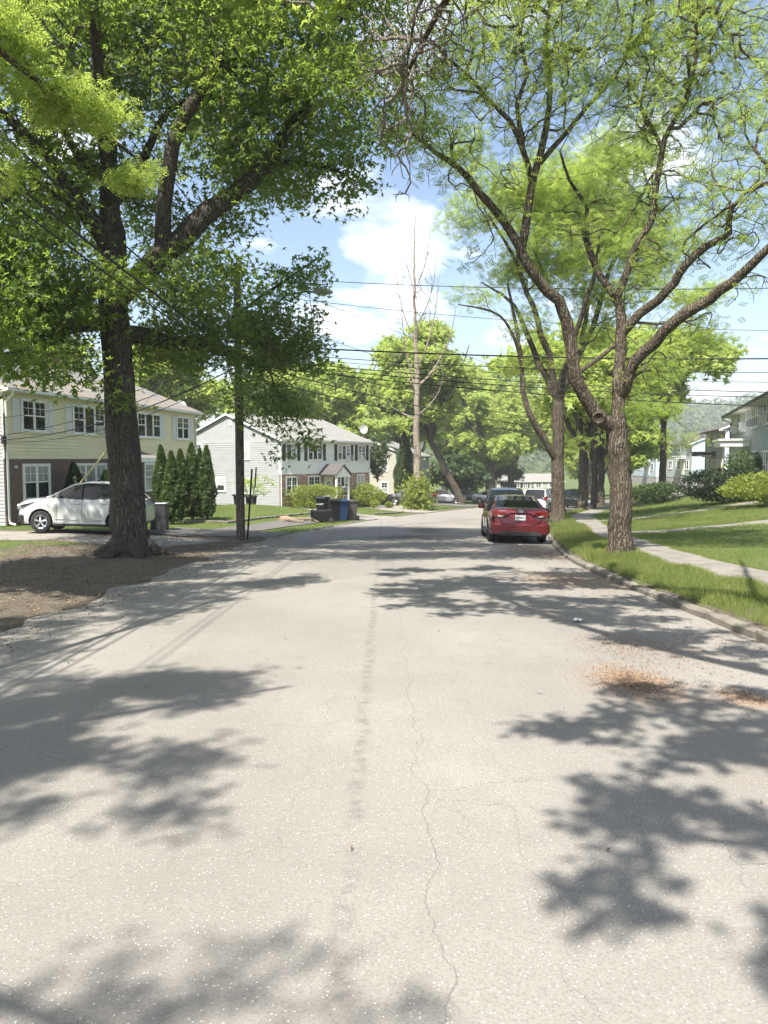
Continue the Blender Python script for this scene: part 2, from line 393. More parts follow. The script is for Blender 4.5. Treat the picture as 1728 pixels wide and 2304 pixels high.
mat_siding('siding_ivory', (.45, .43, .36)); mat_siding('siding_green', (.40, .455, .42), .14); mat_siding('siding_blue', (.46, .55, .61), .1)
def mat_brick(name, c1, c2, mortar, odd=None):
    m, t, b = newmat(name); k = NB(t); p = k.pos(True)
    xyz = k.n('ShaderNodeSeparateXYZ', {0: p}); u = k.m('ADD', xyz.outputs[0], xyz.outputs[1])
    v = k.n('ShaderNodeCombineXYZ', {0: u, 1: xyz.outputs[2]}).outputs[0]
    br = k.n('ShaderNodeTexBrick', {'Vector': v, 'Color1': (*c1, 1), 'Color2': (*c2, 1), 'Mortar': (*mortar, 1), 'Scale': 1.0, 'Mortar Size': .010, 'Brick Width': .21, 'Row Height': .075, 'Bias': .1})
    cc = k.mix(k.rng(k.noise(p, 2, 5), .35, .7, 0, .4), br.outputs['Color'], tuple(x * .7 for x in c2))
    if odd:
        cell = k.n('ShaderNodeVectorMath', {0: k.n('ShaderNodeVectorMath', {0: v, 1: (.21, .075, 1)}, operation='DIVIDE').outputs[0]}, operation='FLOOR').outputs[0]
        wnz = k.n('ShaderNodeTexWhiteNoise', {'Vector': cell}).outputs['Value']
        notm = k.m('LESS_THAN', br.outputs['Fac'], .5)
        cc = k.mix(k.m('MULTIPLY', k.m('GREATER_THAN', wnz, .945), notm), cc, odd)
        cc = k.mix(k.m('MULTIPLY', k.m('LESS_THAN', wnz, .05), notm), cc, (.05, .04, .035))
    t.links.new(cc, b.inputs['Base Color']); b.inputs['Roughness'].default_value = .9
    t.links.new(k.bump(br.outputs['Fac'], -.7, .01), b.inputs['Normal'])
mat_brick('brick_brown', (.145, .095, .072), (.18, .118, .088), (.13, .105, .088))
mat_brick('brick_red', (.42, .24, .17), (.36, .20, .14), (.40, .33, .26), (.75, .72, .66))
mat_brick('brick_far', (.46, .20, .12), (.42, .2, .13), (.4, .3, .24))
def mat_roof(name, c0, c1, moss=None):
    m, t, b = newmat(name); k = NB(t); p = k.pos(True)
    xyz = k.n('ShaderNodeSeparateXYZ', {0: p}); v = k.n('ShaderNodeCombineXYZ', {0: xyz.outputs[0], 1: xyz.outputs[1]}).outputs[0]
    br = k.n('ShaderNodeTexBrick', {'Vector': v, 'Color1': (*c0, 1), 'Color2': (*c1, 1), 'Mortar': tuple(x * .45 for x in c0) + (1,), 'Scale': 1.0, 'Mortar Size': .006, 'Brick Width': .3, 'Row Height': .14})
    cc = k.mix(k.rng(k.noise(p, 1.2, 5), .35, .7, 0, .5), br.outputs['Color'], tuple(x * .75 for x in c0))
    if moss: cc = k.mix(k.m('MULTIPLY', k.rng(k.noise(p, 1.1, 6, .7), .47, .62), k.rng(xyz.outputs[1], 3.6, 1.4)), cc, moss)
    t.links.new(cc, b.inputs['Base Color']); b.inputs['Roughness'].default_value = .95; b.inputs['Specular IOR Level'].default_value = .2
    t.links.new(k.bump(k.m('ADD', br.outputs['Fac'], k.noise(p, 60, 3)), -.5, .01), b.inputs['Normal'])
mat_roof('roof_grey', (.22, .21, .195), (.18, .175, .165), (.24, .19, .13)); mat_roof('roof_pale', (.27, .265, .24), (.235, .23, .21)); mat_roof('roof_dark', (.10, .095, .09), (.13, .12, .11))
plain('trim_white', (.80, .80, .77), .5, var=.07, scale=3); plain('trim_cream', (.66, .62, .45), .55, var=.08); plain('gutter_brown', (.09, .075, .06), .5)
plain('shutter_black', (.018, .024, .024), .5); plain('shutter_white', (.68, .69, .68), .55, var=.06); plain('door_white', (.76, .75, .68), .45, var=.05); plain('door_cream', (.62, .58, .44), .5)
plain('soffit', (.62, .6, .52), .7); plain('foundation', (.3, .29, .27), .9, bump=.4)
plain('chimney_brick', (.30, .13, .08), .9, var=.3, scale=20, bump=.4)
def mat_glass(name, c, rough=.04):
    m, t, b = newmat(name); k = NB(t); p = k.pos()
    f = k.noise(p, .9, 3); t.links.new(k.mix(k.rng(f, .35, .65), tuple(x * .5 for x in c), c), b.inputs['Base Color'])
    b.inputs['Roughness'].default_value = rough; b.inputs['Specular IOR Level'].default_value = .35 if name == 'car_glass' else .6
    t.links.new(k.bump(k.noise(p, 1.6, 2), .06, .02), b.inputs['Normal'])
mat_glass('window_glass', (.03, .036, .036)); mat_glass('window_glass_curtain', (.42, .44, .42), .15); mat_glass('car_glass', (.012, .015, .017), .02)
def paint(name, c, metal=.25, rough=.32):
    m, t, b = newmat(name); k = NB(t); p = k.pos(True)
    f = k.noise(p, 3, 5, .6); t.links.new(k.mix(k.rng(f, .3, .75), tuple(x * .9 for x in c), c), b.inputs['Base Color'])
    b.inputs['Metallic'].default_value = metal; b.inputs['Roughness'].default_value = rough
    b.inputs['Coat Weight'].default_value = .8; b.inputs['Coat Roughness'].default_value = .06
    t.links.new(k.rng(k.noise(p, 9, 5, .7), .4, .7, rough * .85, rough * 1.25), b.inputs['Roughness'])
paint('paint_red', (.135, .012, .016), .45); paint('paint_white', (.46, .47, .455), .0, .4); paint('paint_black', (.012, .014, .014), .1); paint('paint_grey', (.075, .08, .085), .5)
paint('paint_silver', (.42, .43, .43), .6); paint('paint_dark', (.04, .045, .04), .3); paint('paint_green', (.05, .065, .035), .2)
plain('tyre', (.018, .018, .018), .85, var=.3, scale=30, bump=.3); plain('rim', (.55, .56, .57), .3, .9, var=.05); plain('rim_dark', (.07, .07, .075), .4, .7)
plain('trim_black', (.014, .014, .014), .55, var=.2); plain('chrome', (.75, .75, .75), .12, 1.0, var=.03); plain('well', (.006, .006, .006), .95)
plain('lamp_red', (.16, .006, .008), .12, var=.15, coat=1.0); plain('lamp_clear', (.38, .38, .37), .1, .2, var=.1, coat=1.0); plain('plate', (.70, .71, .66), .45, var=.05); plain('ink', (.03, .035, .06), .6)
plain('lamp_amber', (.6, .2, .03), .2)
plain('bin_black', (.009, .010, .010), .6, var=.2, bump=.1, spec=.15); plain('bin_blue', (.016, .035, .09), .55, var=.12, spec=.2); plain('bin_grey', (.10, .092, .08), .6, var=.12, spec=.2); plain('bin_lid', (.014, .02, .032), .5, spec=.25); plain('mark_white', (.62, .62, .6), .6)
plain('galvanised', (.42, .43, .43), .45, .7, bump=.1); plain('lamp_housing', (.40, .41, .40), .5, .3); plain('lens', (.55, .55, .48), .25); plain('wire_black', (.012, .012, .012), .7); plain('guy_yellow', (.42, .36, .17), .55); plain('steel_dark', (.028, .027, .025), .6, .4)
plain('dish', (.58, .58, .56), .5); plain('ac_white', (.66, .66, .62), .5); plain('ac_grill', (.09, .09, .09), .7); plain('blue_sign', (.06, .16, .42), .5)
plain('deadwood', (.30, .22, .15), .9, var=.3, scale=9, bump=.5); plain('paper', (.78, .77, .74), .7); plain('grey_box', (.03, .033, .032), .6); plain('porcelain', (.55, .5, .42), .4)

# ------------------------------------------------------------------ ground, road, kerbs, paths
def grid_mesh(name, rows, mat, attr=None, smooth=True):
    R, C = len(rows), len(rows[0]); V = np.array(rows, float).reshape(-1, 3)
    i = np.arange(R - 1)[:, None] * C + np.arange(C - 1)[None, :]
    F = np.stack([i, i + 1, i + 1 + C, i + C], -1).reshape(-1, 4)
    return npmesh(name, V, F, mat, attr=attr, smooth=smooth)
YR = np.concatenate([np.arange(-90, -10, 8), np.arange(-10, 60, .5), np.arange(60, 140, 1.5), np.arange(140, 300, 8), np.arange(300, 901, 25)])
SL = np.concatenate([[0.02], np.arange(.3, 16, .45), np.arange(16, 40, 2.5), np.arange(40, 120, 12), [140, 200, 300, 500, 900]])
SR = np.concatenate([[0.10], np.arange(.3, 18, .45), np.arange(18, 40, 2.5), np.arange(40, 120, 12), [140, 200, 300, 500, 900]])
def dirt_amount(x, y):
    sl = Lx(y) - x; d = np.zeros_like(x)
    d = np.maximum(d, sstep(5.6, 3.6, sl) * sstep(27.5, 25.5, y) * (sl > 0))          # worn strip under the big tree
    d = np.maximum(d, .55 * sstep(9.5, 5, sl) * sstep(22.5, 21, y) * (sl > 0))
    d = np.maximum(d, sstep(.7, 0.0, np.abs(y - 24.7) - 2.1) * sstep(16.5, 14.5, sl) * (sl > 0) * .8)   # where the white car parks
    d = np.maximum(d, .62 * sstep(1.0, .4, x - Kx(y)) * (x > Kx(y)))
    d = np.maximum(d, .55 * sstep(34, 42, y) * (sl > 0) * sstep(3.5, .5, sl))
    return d
rows = []; da = []
for y in YR:
    xs = np.concatenate([(Lx(y) - SL)[::-1], [Lx(y) + .05, (Lx(y) + Kx(y)) / 2, Kx(y) - .02, Kx(y) + .09], Kx(y) + SR[1:]])
    yy = np.full_like(xs, y); z = G(xs, yy)
    rows.append(np.stack([xs, yy, z], -1)); da.append(dirt_amount(xs, yy))
ground = grid_mesh('ground', rows, 'ground_cover', {'dirt': np.array(da).ravel()}); tag(ground, kind='structure')
rows = []
for y in np.concatenate([np.arange(-90, -10, 4), np.arange(-10, 120, .5), np.arange(120, 261, 5)]):
    ed = .12 * math.sin(y * 1.9) + .09 * math.sin(y * 4.3 + 1) + .07 * math.sin(y * 9.7 + 2)
    xs = np.linspace(Lx(y) - .12 + ed * (1 if y < 26 else .3), Kx(y) + .04, 17); yy = np.full_like(xs, y)
    rows.append(np.stack([xs, yy, road_z(xs, yy) + .012], -1))
road = grid_mesh('road', rows, 'asphalt'); tag(road, kind='structure')

rng = random.Random(7); nrg = np.random.default_rng(11)
# kerb on the right, stone by stone, worn and tilted
kerb = bpy.data.objects.new('kerb', None); col.objects.link(kerb); tag(kerb, kind='structure')
def kerb_piece(a, b, w, h, parent, name='kerbstone', sunk=.0):
    d = (b - a); L = d.length; d.normalize(); nrm = Vector((d.y, -d.x, 0)).normalized()
    mb = MB(); N = 5; rr = random.Random(int(a.y * 1000) + int(a.x * 77))
    prof = [(0, -.25), (0, h * .72), (.03, h * .97), (.07, h), (w, h - .006), (w, -.25)]
    for i in range(N + 1):
        t = i / N; c = a.lerp(b, t); e = .018 if i in (0, N) else 0
        for q, (u, z) in enumerate(prof):
            j = (rr.random() - .5) * .022 if 0 < q < 5 else 0
            p = c + nrm * (u + (e if q == 1 else 0) + j) + Vector((0, 0, z - sunk + j - (e if q in (2, 3, 4) else 0)))
            mb.v.append(tuple(p))
    n = len(prof)
    for i in range(N):
        for q in range(n): mb.f.append((i * n + q, i * n + (q + 1) % n, (i + 1) * n + (q + 1) % n, (i + 1) * n + q)); mb.m.append(0)
    mb.f.append(tuple(range(n))); mb.f.append(tuple(range(N * n, N * n + n))); mb.m += [0, 0]
    return mb.build(name, 'kerb_stone', parent, smooth=True, angle=35)
y = -1.0
while y < 17.2:
    L = rng.uniform(.75, 1.25); a = Vector((Kx(y) - .06, y, base(y) - .03)); b = Vector((Kx(y + L) - .06, y + L - .02, base(y + L) - .03))
    kerb_piece(a, b, .17, .125, kerb, sunk=rng.uniform(0, .02)); y += L
y = 17.2
while y < 58:
    L = 1.5; a = Vector((Kx(y) - .06, y, base(y) - .03)); b = Vector((Kx(y + L) - .06, y + L - .03, base(y + L) - .03))
    kerb_piece(a, b, .16, .11, kerb, sunk=.02); y += L
kerb2 = bpy.data.objects.new('kerb', None); col.objects.link(kerb2); tag(kerb2, kind='structure')
for y0, y1 in ((30.5, 40.5), (51, 68)):
    y = y0
    while y < y1:
        L = 1.6; a = Vector((Lx(y + L) + .05, y + L - .03, base(y + L) - .03)); b = Vector((Lx(y) + .05, y, base(y) - .03))
        kerb_piece(a, b, .13, .085, kerb2, sunk=rng.uniform(0, .03)); y += L

def ribbon(name, pts, width, mat, dz=.02, thick=.0, parent=None, step=.5):
    pts = [Vector((p[0], p[1], 0)) for p in pts]; path = [pts[0]]
    for a, b in zip(pts, pts[1:]):
        n = max(1, int((b - a).length / step))
        for i in range(1, n + 1): path.append(a.lerp(b, i / n))
    rows = []
    for i, c in enumerate(path):
        t = (path[min(i + 1, len(path) - 1)] - path[max(i - 1, 0)]).normalized(); nn = Vector((t.y, -t.x, 0))
        w = width[0] + (width[1] - width[0]) * i / (len(path) - 1) if isinstance(width, tuple) else width
        r = []
        for k in range(5):
            q = c + nn * (w * (k / 4 - .5) * (1 + (.03 * math.sin(i * 1.3 + k)))); r.append((q.x, q.y, Gz(q.x, q.y) + dz))
        rows.append(r)
    return grid_mesh(name, rows, mat)
# sidewalk on the right: separate concrete slabs with open joints, settled unevenly
sidewalk = bpy.data.objects.new('sidewalk', None); col.objects.link(sidewalk); tag(sidewalk, kind='structure')
WALK0, WALK1 = 1.2, 2.35
def slab(a, b, n1, n2, w0, w1, parent, mat='concrete', tilt=0.0, name='slab'):
    c = []
    for p, nn, g in ((a, n1, 1), (b, n2, -1)):
        for w in (w0, w1):
            q = p + nn * w; c.append(Vector((q.x, q.y, Gz(q.x, q.y) + .025 + tilt * (1 if w == w0 else -1))))
    mb = MB(); vs = []
    for q in c: vs.append(tuple(q)); 
    for q in c: vs.append((q.x, q.y, q.z - .1))
    mb.add(vs, [(0, 1, 3, 2), (4, 6, 7, 5), (0, 4, 5, 1), (1, 5, 7, 3), (3, 7, 6, 2), (2, 6, 4, 0)])
    return mb.build(name, mat, parent, bevel=.012)
y = 3.0
while y < 62:
    L = 1.25
    def fr(yv):
        t = Vector((Kx(yv + .3) - Kx(yv - .3), .6, 0)).normalized(); return Vector((Kx(yv), yv, 0)), Vector((t.y, -t.x, 0))
    a, n1 = fr(y); b, n2 = fr(y + L - .02)
    slab(a, b, n1, n2, WALK0, WALK1, sidewalk, tilt=rng.uniform(-.012, .012)); y += L
# two front walks across the right lawn
for (x0, y0, x1, y1) in ((7.0, 24.3, 24.0, 27.6), (9.3, 33.6, 22.6, 37.8)):
    w = bpy.data.objects.new('front_walk', None); col.objects.link(w); tag(w, kind='structure')
    A, B = Vector((x0, y0, 0)), Vector((x1, y1, 0)); n = int((B - A).length / 1.1); d = (B - A) / n; nn = Vector((d.y, -d.x, 0)).normalized()
    for i in range(n): slab(A + d * i, A + d * (i + .985), nn, nn, -.5, .5, w, tilt=rng.uniform(-.008, .008))
# left side: asphalt path behind the bins, driveways
tag(ribbon('path', [(-7.4, 25.9), (-5.9, 28.6), (-4.9, 32.5), (-3.9, 37), (-3.0, 40.5), (-1.3, 45.2)], 1.5, 'old_asphalt', .03), kind='structure')
tag(ribbon('driveway_apron', [(-3.4, 27.3), (-4.6, 27.6), (-6.2, 27.6), (-8.2, 28.2)], (3.2, 2.6), 'old_asphalt', .022), kind='structure')
tag(ribbon('driveway', [(.6, 43.2), (-1.8, 44.6), (-4.6, 47.2), (-6.6, 50.0)], (5.5, 3.0), 'drive', .026), kind='structure')
tag(ribbon('front_path', [(-4.1, 58.3), (-3.0, 55.4), (-2.4, 49), (-1.8, 45.6)], 1.1, 'concrete', .035), kind='structure')
tag(ribbon('driveway', [(4.0, 55.6), (1.8, 57.5), (.2, 62.4), (.0, 70)], (4.2, 3.2), 'drive', .026), kind='structure')
tag(ribbon('driveway', [(9.8, 73.5), (7.5, 76), (5.2, 80), (3.4, 84)], (4.6, 9), 'old_asphalt', .026), kind='structure')
tag(ribbon('parking_pad', [(-5.6, 23.0), (-9, 24.2), (-14.0, 24.6)], 3.4, 'drive', .006), kind='structure')
k3 = bpy.data.objects.new('garden_kerb', None); col.objects.link(k3); tag(k3, kind='structure')
def edging(pts, parent):
    for a, b in zip(pts, pts[1:]):
        A, B = Vector((*a, Gz(*a) + .01)), Vector((*b, Gz(*b) + .01)); n = max(1, round((B - A).length / 1.2))
        for i in range(n): kerb_piece(A.lerp(B, i / n), A.lerp(B, (i + .97) / n), .13, .10, parent, 'edging_stone')
edging([(-8.3, 31.6), (-6.6, 32.4), (-5.7, 36.0), (-4.6, 40.0), (-3.6, 43.4)][::-1], k3)
edging([(-.6, 48.0), (1.2, 52.6), (1.4, 55.0)][::-1], k3)

# ------------------------------------------------------------------ trees
def catmull(pts, rads, step=.35):
    P_ = [Vector(p) for p in pts]; out = []; ro = []
    for i in range(len(P_) - 1):
        p0, p1, p2, p3 = P_[max(i - 1, 0)], P_[i], P_[i + 1], P_[min(i + 2, len(P_) - 1)]
        n = max(2, int((p2 - p1).length / step))
        for k in range(n):
            t = k / n
            out.append(.5 * ((2 * p1) + (p2 - p0) * t + (2 * p0 - 5 * p1 + 4 * p2 - p3) * t * t + (3 * p1 - p0 - 3 * p2 + p3) * t ** 3)); ro.append(lerp(rads[i], rads[i + 1], t))
    out.append(P_[-1]); ro.append(rads[-1]); return out, ro
def ellipsoid_points(rg, clumps, dens):
    pts = []
    for (c, r, w) in clumps:
        n = max(3, int(dens * w * r[0] * r[1] * r[2] * 4.19))
        v = rg.normal(size=(n, 3)); v /= np.linalg.norm(v, axis=1)[:, None]
        v *= (rg.random(n) ** .42)[:, None]; pts.append(np.array(c) + v * np.array(r))
    return np.concatenate(pts)
class Grow:
    def __init__(s, seed): s.rg = np.random.default_rng(seed); s.rd = random.Random(seed); s.pos = []; s.par = []; s.rad = []; s.limb = []; s.chains = []
    def limb_(s, pts, rads, step=.35, jit=.05):
        q, r = catmull(pts, rads, step)
        par = -1
        if s.pos:
            A = np.array(s.pos); par = int(np.argmin(((A - np.array(q[0])) ** 2).sum(1)))
        ch = []
        for i, (p, rr) in enumerate(zip(q, r)):
            j = Vector((s.rd.uniform(-1, 1), s.rd.uniform(-1, 1), s.rd.uniform(-.5, .5))) * jit * (1 if 0 < i < len(q) - 1 else 0) * min(1, rr * 5)
            s.pos.append(np.array(p + j)); s.par.append(par); s.rad.append(rr); s.limb.append(True); par = len(s.pos) - 1; ch.append(par)
        s.chains.append(ch)
    def fill(s, T, step=.45, wig=.16, hang=0.0, minr=0.0, maxlen=99):
        """connect every target to the nearest wood with a curved shoot"""
        A = np.array([p for p in s.pos]); ok = np.array([r > minr and i > s.skip for i, r in enumerate(s.rad)])
        d0 = np.full(len(T), 1e9)
        for i in range(0, len(T), 400):
            blk = T[i:i + 400]; dd = ((blk[:, None, :] - A[None]) ** 2).sum(2); dd[:, ~ok] = 1e9; d0[i:i + 400] = dd.min(1)
        cap = len(A) + len(T) * 14; B = np.empty((cap, 3)); n = len(A); B[:n] = A; pen = np.zeros(cap); pen[:n][~ok] = 1e9
        tips = []; Dv = np.zeros((cap, 3))
        for i in range(n):
            g_ = s.par[i]
            if g_ >= 0: w_ = B[i] - B[g_]; Dv[i] = w_ / max(np.linalg.norm(w_), 1e-6)
            else: Dv[i] = (0, 0, 1)
        for ti in np.argsort(d0):
            t = T[ti]; w_ = t - B[:n]; d = np.sqrt((w_ ** 2).sum(1)) + 1e-6; j = int(np.argmin(d * (1.75 - (w_ * Dv[:n]).sum(1) / d) + pen[:n])); L = float(d[j])
            if L > maxlen: continue
            k = min(12, max(2, int(L / step) + 1)); a = B[j]
            g = s.par[j]; pd = (a - B[g]) if g >= 0 else np.array([0, 0, .1]); pl = np.linalg.norm(pd); pd = pd / pl if pl > 1e-6 else np.array([0, 0, 1.])
            c = a + pd * L * .28 + np.array([0, 0, .10 * L]) ; par = j
            for i in range(1, k + 1):
                u = i / k; q = (1 - u) ** 2 * a + 2 * u * (1 - u) * c + u * u * t
                if i < k: q = q + s.rg.normal(size=3) * wig * min(L / k, .5)
                q[2] -= hang * u * u * L
                B[n] = q; w_ = q - B[par]; Dv[n] = w_ / max(np.linalg.norm(w_), 1e-6); s.pos.append(q.copy()); s.par.append(par); s.rad.append(0.0); s.limb.append(False); par = n; n += 1
            tips.append(par)
        return tips
    skip = -1
    def finish(s, rtip=.006, ex=.5, rmax=.16):
        N = len(s.pos); cnt = np.zeros(N); ch = [[] for _ in range(N)]
        for i, p in enumerate(s.par):
            if p >= 0: ch[p].append(i)
        for i in range(N - 1, -1, -1):
            if not any(not s.limb[c] for c in ch[i]) and not s.limb[i]: cnt[i] = max(cnt[i], 1)
            if s.par[i] >= 0 and not s.limb[i]: cnt[s.par[i]] += cnt[i] if not s.limb[s.par[i]] else 0
        for i in range(N):
            if not s.limb[i]: s.rad[i] = min(rmax, rtip * cnt[i] ** ex)
        trunk = MB(); br = MB()
        for c in s.chains:
            pts = [Vector(s.pos[i]) for i in c]; rr = [s.rad[i] for i in c]
            if s.par[c[0]] >= 0: pts.insert(0, Vector(s.pos[s.par[c[0]]])); rr.insert(0, min(rr[0], s.rad[s.par[c[0]]] * .95))
            trunk.tube(pts, rr, 14 if rr[0] > .15 else 8, noise=.10, rnd=s.rd)
        used = [False] * N
        for i in range(N):
            if s.limb[i] or used[i]: continue
            p = s.par[i]; chain = [p, i]; used[i] = True; k = i
            while True:
                nx = [c for c in ch[k] if not s.limb[c] and not used[c]]
                if not nx: break
                k = max(nx, key=lambda c: s.rad[c]); used[k] = True; chain.append(k)
            rr = [min(s.rad[chain[1]], s.rad[p])] + [s.rad[c] for c in chain[1:]]; rr[-1] *= .5
            r0 = max(rr); br.tube([Vector(s.pos[c]) for c in chain], rr, 7 if r0 > .05 else 5 if r0 > .02 else 3, cap=False)
        return trunk, br

MAPLE = (np.array([(0, -.1, 0), (-.15, .12, .02), (0, .62, -.05), (.15, .12, .02), (.1, .2, .02), (.52, .32, -.08), (.18, -.02, .0), (-.1, .2, .02), (-.18, -.02, 0), (-.52, .32, -.08), (.12, -.1, 0), (.4, -.28, -.08), (0, -.32, 0), (-.12, -.1, 0), (-.4, -.28, -.08)]),
         np.array([(1, 0, 3), (1, 3, 2), (4, 6, 5), (7, 9, 8), (6, 4, 8), (4, 7, 8)]))
def frond(pairs=5, lw=.075, ll=.30):
    V, F = [], []
    for i in range(pairs):
        y = .08 + .86 * i / pairs
        for sgn in (-1, 1):
            b = len(V); l = ll * (1 - .35 * abs(i / pairs - .35))
            V += [(sgn * .01, y, 0), (sgn * l, y + .10, -.05), (sgn * l * .45, y + .04 + lw, -.02), (sgn * l * .5, y + .03 - lw * .35, -.02)]; F += [(b, b + 3, b + 1), (b, b + 1, b + 2)]
    b = len(V); V += [(-.03, .86, 0), (.03, .86, 0), (0, 1.06, -.05)]; F.append((b, b + 1, b + 2))
    return np.array(V) - np.array([0, .4, 0]), np.array(F)
FROND = frond()
SPRAY = (np.array([(0, -.5, 0), (-.16, 0, .03), (0, .55, -.04), (.16, 0, .03), (-.02, -.2, 0), (-.5, .16, -.05), (-.1, .12, 0), (.02, -.2, 0), (.5, .16, -.05), (.1, .12, 0)]), np.array([(0, 3, 1), (1, 3, 2), (4, 6, 5), (7, 8, 9)]))
BLADE = (np.array([(-.04, 0, 0), (.04, 0, 0), (.0, .25, 1.0), (.10, .05, 0), (.17, 0, 0), (.3, -.2, .75), (-.16, .05, 0), (-.10, .1, 0), (-.3, .1, .85)]), np.array([(0, 1, 2), (3, 4, 5), (6, 7, 8)]))
def scatter(name, pos, size, tmpl, mat, rg, parent=None, up=.6, droop=0.0, spin_only=False, kind='stuff'):
    n = len(pos); tv, tf = tmpl
    if spin_only:
        a = rg.random(n) * 6.283; z = np.zeros(n); o = np.ones(n); c, s_ = np.cos(a), np.sin(a)
        R = np.stack([np.stack([c, -s_, z], -1), np.stack([s_, c, z], -1), np.stack([z, z, o], -1)], 1)
    else:
        nz = rg.normal(size=(n, 3)); nz /= np.linalg.norm(nz, axis=1)[:, None]; nz[:, 2] = np.abs(nz[:, 2]) * (1 - up) + up; nz /= np.linalg.norm(nz, axis=1)[:, None]
        yv = rg.normal(size=(n, 3)); yv[:, 2] -= droop; yv -= nz * (yv * nz).sum(1)[:, None]; yv /= np.linalg.norm(yv, axis=1)[:, None]; xv = np.cross(yv, nz)
        R = np.stack([xv, yv, nz], -1)
    sc = np.broadcast_to(np.asarray(size, float), (n,))
    V = np.einsum('nij,kj->nki', R, tv) * sc[:, None, None] + pos[:, None, :]
    F = tf[None] + (np.arange(n) * len(tv))[:, None, None]
    o = npmesh(name, V.reshape(-1, 3), F.reshape(-1, 3), mat, parent, {'rnd': np.repeat(rg.random(n), len(tv))})
    if kind: o['kind'] = kind
    return o
def tree_obj(name, label, g, bark, tips, nleaf, spread, tmpl, lsize, lmat, loc, twig='twig', group=None, rtip=.006, ex=.5, up=.5, droop=.3, extra=None, cat='tree'):
    root = thing(name, label, cat, loc, 0, group)
    tr, br = g.finish(rtip, ex)
    off = Vector(loc)
    def loc_(mb): mb.v = [(v[0] - off.x, v[1] - off.y, v[2] - off.z) for v in mb.v]; return mb
    loc_(tr).build('trunk', bark, root, smooth=True, angle=70)
    if br.f: b = loc_(br).build('branches', twig, root, smooth=True, angle=80); b['kind'] = 'stuff'
    if nleaf:
        A = np.array(g.pos); T = A[tips]; T2 = A[[g.par[t] for t in tips]]
        w = g.rg.integers(0, len(T), nleaf); u = g.rg.random((nleaf, 1)) ** .6
        pos = T[w] * u + T2[w] * (1 - u) + g.rg.normal(size=(nleaf, 3)) * np.array(spread)
        if extra is not None: pos = np.concatenate([pos, extra])
        pos = pos - np.array(off)
        scatter('crown', pos, g.rg.uniform(lsize[0], lsize[1], len(pos)), tmpl, lmat, g.rg, root, up, droop)
    return root
def gz3(x, y, dz=0): return (x, y, Gz(x, y) + dz)
def flare(x, y, r, top, rtop, lean=(0, 0), n=5):
    z0 = Gz(x, y); pts = [(x, y, z0 - .25), (x, y, z0 + .02), (x, y, z0 + .18), (x, y, z0 + .45)]; rr = [r * 1.75, r * 1.5, r * 1.22, r * 1.08]
    for i in range(1, n + 1):
        t = i / n; pts.append((lerp(x, top[0], t), lerp(y, top[1], t), lerp(z0 + .45, top[2], t))); rr.append(lerp(r * 1.05, rtop, t))
    return pts, rr
def clump(dx, dy, Y, rx, ry=None, rz=None, w=1.0):
    c = Q(dx, dy, Y); ry = ry or rx; rz = rz or rx * .7; return ((c.x, c.y, c.z), (rx, ry, rz), w)

# --- the large shade tree on the left
TX, TY = -6.2, 18.7
def zq(x, y, Y): return P(x * .5208, y * .5208, Y)       # enlarged upper-left view of the photograph
g = Grow(3)
top = Q(246, 690, 18.9)
pts, rr = flare(TX, TY, .40, (top.x, top.y, top.z), .345); g.limb_(pts, rr, .3, .03)
for a_ in (.2, 1.1, 2.3, 3.3, 4.2, 5.3):
    ca, sa = math.cos(a_), math.sin(a_); g.limb_([(TX + ca * .2, TY + sa * .2, Gz(TX, TY) + .42), (TX + ca * .52, TY + sa * .52, Gz(TX, TY) + .14), (TX + ca * .95, TY + sa * .95, Gz(TX, TY) - .02), (TX + ca * 1.5, TY + sa * 1.5, Gz(TX, TY) - .12)], [.20, .16, .10, .05], .25, .03)
g.skip = len(g.pos) - 1
g.limb_([top, zq(490, 1180, 19), zq(482, 1000, 19), zq(475, 780, 19), zq(470, 560, 19.1), zq(455, 220, 19.3), zq(435, -50, 19.4), zq(440, -420, 19.5)], [.34, .31, .26, .22, .17, .13, .10, .05])
g.limb_([zq(500, 1290, 18.9), zq(610, 1190, 18.7), zq(720, 1090, 18.6), zq(830, 975, 18.7), zq(960, 875, 18.9), zq(1090, 775, 19.2), zq(1185, 670, 19.4), zq(1260, 545, 19.6), zq(1355, 400, 19.8), zq(1400, 180, 20), zq(1500, 40, 20.2), zq(1600, -200, 20.4)], [.30, .28, .26, .25, .22, .20, .17, .14, .12, .10, .07, .04])
g.limb_([zq(700, 1100, 18.6), zq(712, 900, 18.3), zq(730, 700, 18.1), zq(770, 560, 18), zq(860, 410, 17.9), zq(930, 290, 17.8), zq(1005, 140, 17.7), zq(1140, 0, 17.6), zq(1260, -200, 17.6)], [.19, .18, .165, .15, .135, .12, .10, .08, .04])
g.limb_([zq(1005, 140, 17.7), zq(985, 40, 17.8), zq(960, -150, 17.9)], [.08, .07, .03])
g.limb_([zq(500, 860, 19), zq(580, 805, 19.4), zq(600, 720, 19.6), zq(650, 620, 19.8), zq(695, 520, 20), zq(800, 440, 20.2), zq(1000, 440, 20.6), zq(1180, 490, 21)], [.13, .12, .11, .10, .08, .07, .05, .03])
g.limb_([zq(470, 740, 19), zq(400, 715, 18.8), zq(345, 690, 18.6), zq(280, 560, 18.2), zq(200, 380, 18)], [.13, .12, .10, .08, .05])
g.limb_([zq(470, 1080, 18.9), zq(400, 950, 18.5), zq(330, 860, 18.2), zq(240, 730, 17.8), zq(150, 620, 17.5), zq(20, 500, 17.2), zq(-200, 350, 17)], [.24, .21, .18, .15, .12, .09, .05])
g.limb_([zq(330, 900, 18.2), zq(250, 840, 18), zq(150, 780, 17.8), zq(0, 745, 17.6), zq(-250, 700, 17.4)], [.12, .11, .09, .07, .04])
